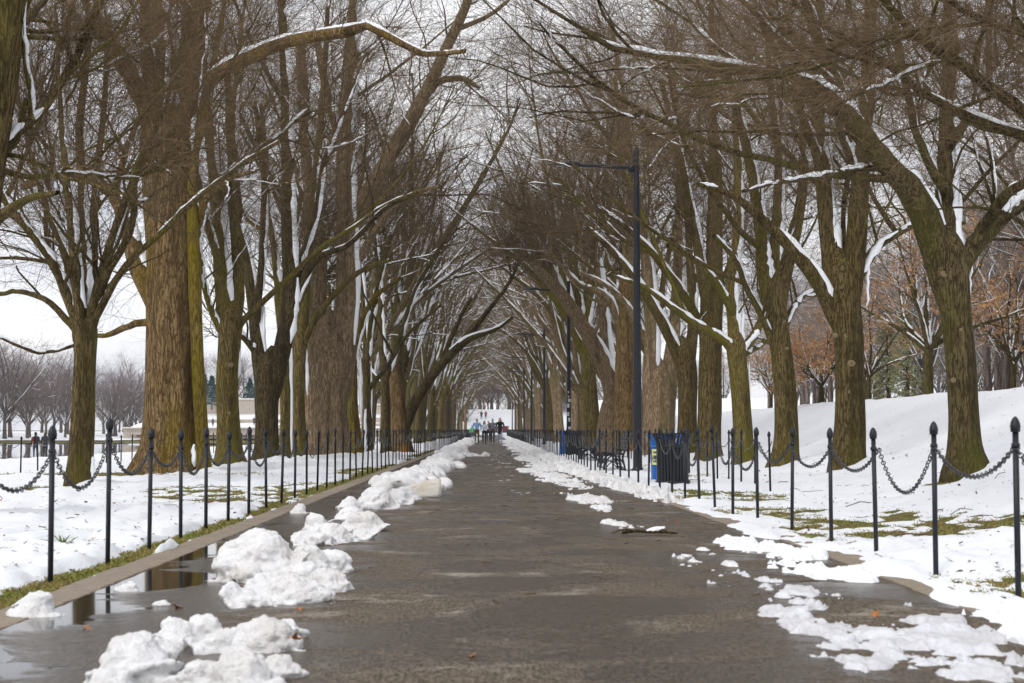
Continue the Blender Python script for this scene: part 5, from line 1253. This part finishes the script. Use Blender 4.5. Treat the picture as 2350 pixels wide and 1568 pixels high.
# ------------------------------------------------------------------ litter, leaves, grass
def build_litter():
    rng = np.random.default_rng(9)
    # fallen branch
    d = dist_of(1232); root = tag(empty('fallen_branch', (lat(1480, d), d, .02)), 'dark broken branch with a dab of snow lying on the path, right', 'branch')
    g = Geo()
    for pts, r in (([(-.22,.05,.02),(-.1,.02,.04),(.05,0,.03),(.18,-.03,.03),(.3,-.02,.02)], .017), ([(-.1,.02,.03),(-.2,-.05,.06),(-.33,-.04,.02)], .008), ([(.05,0,.03),(.12,.08,.06),(.2,.12,.03)], .009), ([(.12,-.01,.03),(.16,-.08,.06),(.24,-.12,.02)], .008)):
        c = catmull(np.array(pts), 10); g.tubes(c[None], np.linspace(r, r*.6, 10)[None], 6)
    g.build('wood', M['bark_dark'], root)
    me = fused([(.06,.03,.05,.08,.03,.02),(.14,.03,.05,.07,.03,.02),(.1,.02,.055,.06,.03,.022)], .01, ((.05, .012),)); me.materials.clear(); me.materials.append(M['snow_branch']); link('snow', me, root)
    # twig litter on path and snow
    n = 210; y = rng.uniform(9, 48, n)**1.0; x = rng.uniform(-2.3, 2.6, n); L = rng.uniform(.02, .13, n)*(1+(rng.random(n) < .1)*1.2); a = rng.uniform(0, 6.28, n)
    p0 = np.stack([x, y, np.full(n, .026)], -1); dv = np.stack([np.cos(a)*L, np.sin(a)*L, 0*L], -1); mid = p0+dv*.5+rng.normal(size=(n, 3))*.012; mid[:, 2] = .029
    g = Geo(); g.tubes(np.stack([p0, mid, p0+dv], 1), np.full((n, 3), .0032)*rng.uniform(.6, 1.5, (n, 1)), 4); tag(g.build('twig_litter', M['litter']), 'small dark twigs and bits scattered over the path', 'twigs', kind='stuff')
    n = 120; y = rng.uniform(9, 34, n); s = np.where(rng.random(n) < .5, -1, 1); x = np.where(s < 0, -rng.uniform(3.2, 9, n), rng.uniform(3.4, 8.5, n)); L = rng.uniform(.05, .4, n); a = rng.uniform(0, 6.28, n)
    z = np.maximum(gz(x, y), 0)+np.maximum(snow_depth(x, y), 0)+.018; p0 = np.stack([x, y, z], -1); dv = np.stack([np.cos(a)*L, np.sin(a)*L*.6, 0*L], -1); mid = p0+dv*.5+rng.normal(size=(n, 3))*.015
    end = p0+dv; end[:, 2] = np.maximum(gz(end[:, 0], end[:, 1]), 0)+np.maximum(snow_depth(end[:, 0], end[:, 1]), 0)+.018
    g = Geo(); g.tubes(np.stack([p0, mid, end], 1), np.full((n, 3), .0045)*rng.uniform(.5, 1.4, (n, 1)), 4); tag(g.build('twig_litter', M['litter']), 'thin twigs dropped on the snow of both lawns', 'twigs', kind='stuff')
    n = 4800; y = np.exp(rng.uniform(math.log(8), math.log(48), n)); sd = rng.random(n) < .5; u = rng.random(n)
    x = np.where(sd, -2.95-u*y*.27, 2.9+u*y*.3); z = np.maximum(gz(x, y), 0)+snow_depth(x, y)+.016; a = rng.uniform(0, 6.28, n); l = rng.uniform(.006, .022, n)*np.where(rng.random(n) < .1, 2, 1); w = l*rng.uniform(.2, .6, n); ca, sa = np.cos(a), np.sin(a)
    cx = np.stack([x, y, z], -1); e = np.stack([ca*l, sa*l, rng.uniform(0, .5, n)*l], -1); f2 = np.stack([-sa*w, ca*w, .2*w], -1)
    g = Geo(); g.add(np.stack([cx-e-f2, cx+e-f2, cx+e+f2, cx-e+f2], 1).reshape(-1, 3), np.arange(n*4).reshape(-1, 4)); tag(g.build('bark_bits', M['litter'], None, False), 'tiny bark and leaf crumbs speckling the snow', 'debris', kind='stuff')
    # leaves
    def leaf_mesh(seed):
        r = np.random.default_rng(seed); n = 14; a = np.linspace(0, 2*np.pi, n, endpoint=False); rad = .04*(1+.35*np.cos(5*a)+.1*r.normal(size=n))*(1+.3*np.cos(a))
        top = np.stack([rad*np.cos(a)*1.25, rad*np.sin(a), .012*np.cos(2*a+seed)+.008*r.normal(size=n)], -1); c = np.array([[0, 0, .004]])
        v = np.concatenate([c, top, c-[0, 0, .0015], top-[0, 0, .0015]]); q = []
        for i in range(0, n, 2): q.append([0, 1+i, 1+(i+1) % n, 1+(i+2) % n])
        for i in range(0, n, 2): q.append([n+1, n+2+(i+2) % n, n+2+(i+1) % n, n+2+i])
        for i in range(n): q.append([1+i, n+2+i, n+2+(i+1) % n, 1+(i+1) % n])
        g = Geo(); g.add(v, q); return g.mesh('fallen_leaf', M['leaf_fallen'], False)
    lm = [leaf_mesh(i) for i in range(4)]
    spots = [(412,1388,'curled orange leaf lying in the puddle on the left'),(212,1437,'flat orange leaf in the wet at bottom left'),(676,1462,'dark red leaf stuck on the foreground snow heap'),(1085,1503,'pale orange leaf alone on the asphalt near the bottom'),
             (222,1236,'brown star-shaped leaf beside a grass tuft on the left lawn'),(268,1172,'brown leaf on the snow behind the left fence'),(1552,1198,'orange leaf at the right edge of the asphalt'),(1858,1432,'red leaf beside the right-hand slush'),(2005,1408,'orange leaf tucked by the slush, right of the path'),
             (2240,1520,'orange leaf on bare asphalt at bottom right'),(1360,1138,'brown leaf on the small crumbled snow patch'),(1688,1246,'tan leaf near the right kerb'),(1878,1215,'curled tan leaf in the bare grass on the right'),(690,1395,'brown leaf fragment behind the foreground snow heap'),(10,1165,'brown leaf at the left edge of the lawn')]
    for i, (px, py, lb) in enumerate(spots):
        zz = .12 if 'stuck' in lb else .02
        d = dist_of(py, zz); x = lat(px, d)
        if abs(x) > 2.9: zz = max(float(gz(x, d)), 0)+max(float(snow_depth(np.array(x), np.array(d))), 0)+.03
        else: zz += .008
        o = link('fallen_leaf', lm[i % 4], None, (x, d, zz), (rng.uniform(-.5, .5), rng.uniform(-.5, .5), rng.uniform(0, 6))); s = rng.uniform(.4, .65); o.scale = (s, s, s)
        tag(o, lb, 'leaf', 'fallen leaves')
    # grass blades where the lawn shows
    n = 260000; y = np.exp(rng.uniform(math.log(7.5), math.log(45), n)); u = rng.random(n); s = rng.random(n) < .5
    x = np.where(s, -2.8-u**1.5*y*.28, 2.6+u**1.5*y*.32); t = snow_depth(x, y); k = (t < .006) & ((x < PATH_L-.29) | (x > path_right_x(y)+.31)); x, y = x[k], y[k]
    if len(x) > 30000: x, y = x[:30000], y[:30000]
    z = np.maximum(gz(x, y), 0); n = len(x); a = rng.uniform(0, 6.28, n); h = rng.uniform(.008, .034, n); w = .0035*(1+y*.05); ln = rng.normal(size=(n, 2))*.02
    b0 = np.stack([x-np.cos(a)*w, y-np.sin(a)*w, z], -1); b1 = np.stack([x+np.cos(a)*w, y+np.sin(a)*w, z], -1); tp = np.stack([x+ln[:, 0], y+ln[:, 1], z+h], -1); m0 = (b0+tp)/2+np.array([0, 0, .006]); 
    g = Geo(); g.add(np.stack([b0, b1, tp, m0], 1).reshape(-1, 3), np.arange(n*4).reshape(-1, 4)); tag(g.build('grass', M['blade']), 'olive and brown grass showing through the snow', 'grass', kind='stuff')
    # tufts poking through
    for i, (px, py, lb) in enumerate(((96,1236,'bright green grass tuft by the first left post'),(150,1236,'green grass tuft between the first two left posts'),(410,1166,'bright green grass tuft poking up behind the fourth left post'),(365,1168,'smaller green grass tuft left of the bright tuft'),(208,1220,'grass tuft around the star-shaped leaf'))):
        d = dist_of(py, .07); X = lat(px, d); Z = max(float(gz(X, d)), 0)+.03; n = 46; a = rng.uniform(0, 6.28, n); rr = rng.uniform(0, .09, n); cx = np.cos(a)*rr; cy = np.sin(a)*rr*.7; h = rng.uniform(.03, .08, n); le = rng.normal(size=(n, 2))*.035
        w = .004; g = Geo(); g.add(np.stack([np.stack([cx-w, cy, 0*cx], -1), np.stack([cx+w, cy, 0*cx], -1), np.stack([cx+le[:, 0]*.5+w*.6, cy+le[:, 1]*.5, h*.7], -1), np.stack([cx+le[:, 0], cy+le[:, 1], h], -1)], 1).reshape(-1, 3), np.arange(n*4).reshape(-1, 4))
        tag(g.build('grass_tuft', M['tuft'], None, True, (X, d, Z)), lb, 'grass tuft', 'grass tufts', )
M['tuft'] = plain('tuft', (0.12, 0.21, 0.03), 0.6, 0.4, 30)

# ------------------------------------------------------------------ terrace at the far left, stairs and walls
def build_terrace():
    r = tag(empty('terrace', (0, 0, 0)), 'granite terrace walls and snowy steps far off at left beyond the pool', 'terrace')
    def wall(y, x0, x1, z0, z1, bl=2.4, bh=.62):
        g = Geo(); rng = random.Random(int(y)); z = z0; row = 0
        while z < z1-.05:
            h = min(bh, z1-z); x = x0-(bl*.5 if row % 2 else 0)
            while x < x1:
                xa, xb = max(x, x0), min(x+bl, x1)
                if xb-xa > .1: g.box(((xa+xb)/2, y+rng.uniform(-.02, .02), z+h/2), (xb-xa-.03, 1.0, h-.03))
                x += bl
            z += h; row += 1
        tag(g.build('wall', M['granite'], r, False), kind='stuff')
        g = Geo(); g.box(((x0+x1)/2, y, z1+.1), (x1-x0+.3, 1.2, .2)); g.build('coping', M['granite'], r, False)
        g = Geo(); g.box(((x0+x1)/2, y+.05, z1+.27), (x1-x0+.2, 1.15, .14)); g.build('snow', M['snow'], r, False)
    wall(263, -62, -18, -.5, 1.1); wall(276, -60, -37, 1.6, 2.6); wall(276, -33, -17, 1.6, 2.9); wall(288, -58, -31, 3.9, 6.4); wall(288, -27, -16, 3.9, 5.4); wall(270, -30, -14, .5, 1.9)
    xs = np.linspace(-62, -12, 40); ys = np.linspace(262.5, 345, 50); X, Y = np.meshgrid(xs, ys)
    Z = 1.2+1.0*sstep(264, 276, Y)+1.6*sstep(276.5, 288, Y)+1.2*sstep(289, 300, Y)+.35*(fbm(X*.3, Y*.3, 4, 61)-.5)
    g = Geo(); g.add(np.stack([X, Y, Z], -1), grid_faces(50, 40)); g.build('snow', M['snow'], r)
    g = Geo()
    for i in range(16): g.box((-34.8, 265+i*.75, 1.15+i*.11), (3.6, .8, .3))
    tag(g.build('step', M['granite'], r, False), kind='stuff')
    # maroon board at the end of the path
    o = tag(empty('notice_board', (.9, 258, 0)), 'low maroon board across the far end of the path', 'board')
    g = Geo(); g.box((0, 0, 1.05), (3.4, .12, 1.1)); g.build('panel', M['maroon'], o, False)
    for s in (-1, 1): g = Geo(); g.box((s*1.75, 0, .8), (.2, .2, 1.7)); g.build('leg', M['granite'], o, False)
M['maroon'] = plain('maroon', (0.14, 0.035, 0.045), 0.6, 0.2, 3)

# ------------------------------------------------------------------ people
PM = {}
def cloth(c, rough=.85):
    k = tuple(round(x, 3) for x in c)
    if k not in PM: PM[k] = plain('cloth_%d' % len(PM), c, rough, .18, 18)
    return PM[k]
SKIN = (0.50, 0.31, 0.22)
def person(label, loc, rz=0.0, H=1.72, jacket=(.3, .4, .6), pants=(.05, .05, .06), shoes=(.03, .03, .03), hair=(.08, .05, .03), hat=None, mask=None, stride=.22, arms='down', coat=.0, voxel=.022, group=None, scarf=None, hood=False, build=1.0):
    """standing or walking figure facing -y"""
    s = H/1.72; root = tag(empty('person', loc, rz), label, 'person', group)
    B = []; tags = []            # tapered limbs as chains of balls
    def limb(a, b, r0, r1, part, n=9, fl=1.0):
        for t in np.linspace(0, 1, n):
            p = np.array(a)*(1-t)+np.array(b)*t; r = r0*(1-t)+r1*t; B.append((*p, r, r*fl, r)); tags.append(part)
    b = build
    for sd in (-1, 1):
        st = stride*sd; hip = (.09*sd, 0, .92); knee = (.10*sd, -st*.55-.03, .50); ank = (.10*sd, -st*.9+(.06 if st < 0 else 0), .10+(.05 if st < 0 else 0))
        limb(hip, knee, .092*b, .062*b, 1); limb(knee, ank, .062*b, .045*b, 1)
        limb((ank[0], ank[1]+.03, ank[2]-.055), (ank[0]+.015*sd, ank[1]-.15, ank[2]-.06), .045, .036, 2, 6)
        sh = (.185*sd*b, 0, 1.40)
        if arms == 'down': el = (.25*sd*b, st*.35+.02, 1.13); wr = (.255*sd*b, st*.55-.10, .90)
        elif arms == 'pockets': el = (.29*sd*b, .06, 1.15); wr = (.19*sd*b, -.12, .98)
        elif arms == 'phone': el = (.25*sd*b, -.14, 1.20); wr = (.10*sd*b, -.24, 1.45)
        else: el = (.27*sd*b, -.02, 1.14); wr = (.16*sd, -.18, 1.12)
        limb(sh, el, .062*b, .050*b, 0); limb(el, wr, .050*b, .036*b, 0)
        wr = np.array(wr); dv = wr-np.array(el); dv = dv/np.linalg.norm(dv); hd = wr+dv*.05
        limb(wr+dv*.02, hd+dv*.02, .030, .030, 3, 4)
        px = np.cross(dv, [0, 1, .2]); px /= np.linalg.norm(px); cu = np.array([0, -1, .1])*.02
        for k, (off, ln) in enumerate(((-.024, .062), (-.008, .075), (.008, .07), (.024, .055))):
            a0 = hd+dv*.02+px*off; limb(a0, a0+dv*ln*.6+cu*.4, .0095, .009, 3, 3); limb(a0+dv*ln*.6+cu*.4, a0+dv*ln+cu*1.2, .009, .0075, 3, 3)
        limb(hd-px*.026*sd, hd-px*.05*sd+dv*.035, .011, .009, 3, 3)
    limb((0, 0, .93), (0, 0, 1.10), .135*b, .125*b, 1 if coat < .05 else 0, 5, .75); limb((0, 0, 1.02), (0, .005, 1.36), .135*b, .150*b, 0, 8, .72)
    limb((-.13*b, .005, 1.395), (.13*b, .005, 1.395), .068, .068, 0, 6)
    if coat: limb((0, 0, 1.05), (0, 0, .96-coat), .15*b, .172*b, 0, 8, .8)
    limb((0, .01, 1.42), (0, -.005, 1.53), .056, .052, 3, 4)
    for p in ((0, -.005, 1.615, .075, .088, .10), (0, -.03, 1.565, .058, .062, .05), (0, -.095, 1.605, .013, .018, .02), (-.076, .005, 1.605, .012, .02, .03), (.076, .005, 1.605, .012, .02, .03)):
        B.append(p); tags.append(3)
    B = np.array(B)*s; me = fused(B, voxel, (), 1, 'body'); tags = np.array(tags)
    cen = np.zeros(len(me.polygons)*3); me.polygons.foreach_get('center', cen); cen = cen.reshape(-1, 3)
    best = np.full(len(cen), 1e9); bi = np.zeros(len(cen), int)
    for (p, tg) in zip(B, tags):
        d = np.linalg.norm((cen-p[:3])/p[3:6], axis=1); kk = d < best; best[kk] = d[kk]; bi[kk] = tg
    me.materials.clear()
    for c in (jacket, pants, shoes, SKIN): me.materials.append(cloth(c))
    me.polygons.foreach_set('material_index', bi.astype(np.int32)); me.update()
    link('body', me, root)
    def blob(nm, balls, c, vx=.022):
        m = fused(np.array(balls)*s, vx, (), 1, nm); m.materials.clear(); m.materials.append(cloth(c)); link(nm, m, root)
    for sd in (-1, 1): 
        g = Geo(); v, f = ico_data(1); g.add(v*.011*s+np.array([.03*sd, -.084, 1.625])*s, np.column_stack([f, f[:, 2]])); g.build('eye', cloth((.02, .02, .02)), root)
    if hood: blob('hood', [(0, .03, 1.645, .10, .10, .105), (0, .05, 1.56, .095, .09, .08), (0, .02, 1.70, .085, .09, .06)], jacket)
    elif hat: blob('hat', [(0, .005, 1.675, .088, .10, .065), (0, .0, 1.70, .075, .085, .06), (0, -.0, 1.735, .025, .025, .025)], hat)
    if hair and not hood:
        hb = [(0, .02, 1.645, .086, .092, .088), (0, .05, 1.60, .08, .06, .08)]
        if coat or arms == 'long': hb += [(-.07, .02, 1.55, .035, .06, .10), (.07, .02, 1.55, .035, .06, .10), (0, .06, 1.52, .07, .04, .10), (-.07, -.02, 1.47, .03, .04, .07), (.07, -.02, 1.47, .03, .04, .07)]
        if not hat: blob('hair', hb, hair)
    if mask: blob('face_mask', [(0, -.065, 1.575, .056, .04, .038), (0, -.08, 1.585, .03, .03, .03)], mask)
    if scarf: blob('scarf', [(.06*math.cos(a), -.01+.07*math.sin(a), 1.475, .04, .04, .035) for a in np.linspace(0, 6.28, 9)], scarf)
    return root
def build_people():
    G = 'walkers on the path'; d = 108
    def at(px, dd): return (lat(px, dd), dd, .018)
    person('walker in a light blue jacket and olive trousers, leftmost of the four', at(1094.5, 108.5), .05, 1.76, (.28, .42, .72), (.10, .085, .03), (.05, .03, .02), (.35, .22, .16), stride=.16, arms='down', group=G, build=1.12)
    person('walker in a white jacket and black trousers with long brown hair', at(1111.5, 109), .0, 1.62, (.75, .76, .84), (.02, .02, .025), (.04, .015, .015), (.09, .045, .03), stride=.2, arms='long', group=G)
    person('walker in a grey jacket with a light blue cap and face mask', at(1130.5, 110), -.03, 1.76, (.20, .205, .22), (.06, .06, .065), (.35, .35, .35), (.1, .08, .06), hat=(.12, .45, .68), mask=(.15, .45, .65), stride=.2, arms='pockets', group=G, build=1.1)
    w = person('walker in a long black coat and pale jeans holding a phone to the face', at(1147.5, 105), .0, 1.80, (.012, .012, .016), (.33, .40, .52), (.5, .16, .14), (.14, .06, .03), mask=(.75, .75, .75), stride=.12, arms='phone', coat=.14, group=G, scarf=(.55, .36, .15))
    x, y, z = at(1147.5, 105)
    g = Geo(); g.box((0, 0, 0), (.07, .012, .14)); tag(g.build('phone', cloth((.02, .02, .025)), None, False, (x+.04, y-.34, z+1.56)), 'phone held up by the walker in black', 'phone')
    person('person in dark clothes with red hair walking behind the blue-capped walker', at(1121, 128), .0, 1.7, (.05, .02, .035), (.03, .03, .04), hair=(.3, .09, .04), stride=.15, voxel=.035, group='distant people on the path')
    person('child in a bright green jacket by the left fence behind the walkers', at(1083.5, 124), .3, 1.35, (.05, .6, .06), (.1, .1, .15), stride=.1, voxel=.035, group='distant people on the path')
    for px, dd, z, c, p, lb in ((1105, 300, 2.9, (.03, .05, .05), (.03, .04, .05), 'tiny dark figure climbing the snowy rise, left of a pair'), (1115, 300, 2.9, (.32, .03, .07), (.12, .02, .04), 'tiny figure in red climbing the snowy rise')):
        person(lb, (lat(px, dd), dd, z), math.pi, 1.75, c, p, voxel=.05, stride=.15, group='people on the far rise')
    def bank(px, dd): x = lat(px, dd); return (x, dd, float(gz(x, dd))+.02)
    a = person('person with a black backpack looking over the pool at far left', bank(88, 93), math.pi+.2, 1.62, (.03, .03, .035), (.04, .05, .07), voxel=.026, stride=.06, group='people by the pool', hood=True)
    x, y, z = bank(88, 93)
    me = fused([(0, 0, 0, .15, .09, .2), (0, -.04, -.06, .12, .07, .12), (0, -.01, .14, .11, .07, .08)], .02, (), 1); me.materials.clear(); me.materials.append(cloth((.015, .015, .018)))
    bp = tag(link('backpack', me, None, (x+.02, y-.2, z+1.2)), 'black backpack on the back of the person by the pool', 'backpack')
    g = Geo(); g.tubes(catmull(np.array([(-.10, -.07, .12), (-.12, -.11, 0), (-.09, -.1, -.16)]), 6)[None], np.full((1, 6), .016), 5); g.build('strap', cloth((.6, .05, .05)), bp)
    person('person in a dark coat partly hidden behind the first left fence post', bank(110, 95), math.pi, 1.62, (.03, .035, .045), (.03, .03, .04), voxel=.026, stride=.06, group='people by the pool', coat=.1)
    for i, (px, dd, z, c) in enumerate(((491,266,1.3,(.05,.06,.1)),(583,290,3.9,(.03,.04,.09)),(607,296,4.9,(.55,.2,.05)),(585,268,1.5,(.05,.05,.06)),(699,264,.9,(.25,.05,.06)))):
        person(['tiny figure in navy on the terrace right of the giant elm', 'tiny figure in blue on the upper terrace', 'tiny figure in orange above the granite wall', 'tiny dark figure at the foot of the terrace', 'tiny figure in dark red low on the terrace'][i], (lat(px, dd), dd, z), 0, 1.72, c, (.04, .04, .05), voxel=.055, stride=.1, group='visitors on the terrace')

def build_scars():
    # round pruning scars on the nearer right-hand trunks
    spots = [('stout_elm', 30.0, [(1954,834,14),(1943,770,10),(1917,770,10),(1945,705,9),(1952,900,9)]), ('leaning_elm', 36.0, [(1806,800,7),(1800,738,6)]), ('spreading_elm', 23.0, [(2168,628,15),(2188,873,10),(2205,757,7)]), ('forked_elm', 41.0, [(530,838,9),(526,948,6)])]
    v, f = ico_data(2)
    for nm, d, lst in spots:
        root = bpy.data.objects[nm]; base = np.array(root.location)
        for px, py, r in lst:
            tw = {'stout_elm': 33, 'leaning_elm': 25, 'spreading_elm': 35, 'forked_elm': 26}[nm]*d/F0
            p = P(px, py, d-tw*.93)-base; rr = .7*r*d/F0; g = Geo(); q = v*np.array([rr, rr*.38, rr*.9])
            q[:, 1] += .25*rr*np.exp(-((q[:, 0]/rr)**2+(q[:, 2]/rr)**2)*6)*(q[:, 1] < 0); q *= (1+.12*(noise3(v[:, 0]*3+px, v[:, 1]*3, v[:, 2]*3, 5)-.5))[:, None]
            g.add(q+p, np.column_stack([f, f[:, 2]])); g.build('branch_scar', M['scar'], root)

# ------------------------------------------------------------------ assemble
build_near_trees()
build_far_trees()
build_end_thicket()
build_ground()
build_kerb()
build_terrace()
build_oaks()
build_conifers()
build_scars()
build_fences()
build_lamps()
build_furniture()
build_snow_piles()
build_slush()
build_people()
build_litter()

def build_haze():
    g = Geo(); g.box((0, 735, 13), (1900, 1640, 32)); k = bpy.data.materials.new('haze'); k.use_nodes = True; nt = k.node_tree; nt.nodes.clear()
    out = nt.nodes.new('ShaderNodeOutputMaterial'); pv = nt.nodes.new('ShaderNodeVolumePrincipled')
    pv.inputs['Color'].default_value = (0.86, 0.87, 0.92, 1); pv.inputs['Density'].default_value = 0.00022; pv.inputs['Anisotropy'].default_value = 0.0
    nt.links.new(pv.outputs[0], out.inputs['Volume'])
    tag(g.build('haze', k, None, False), kind='stuff')
build_haze()
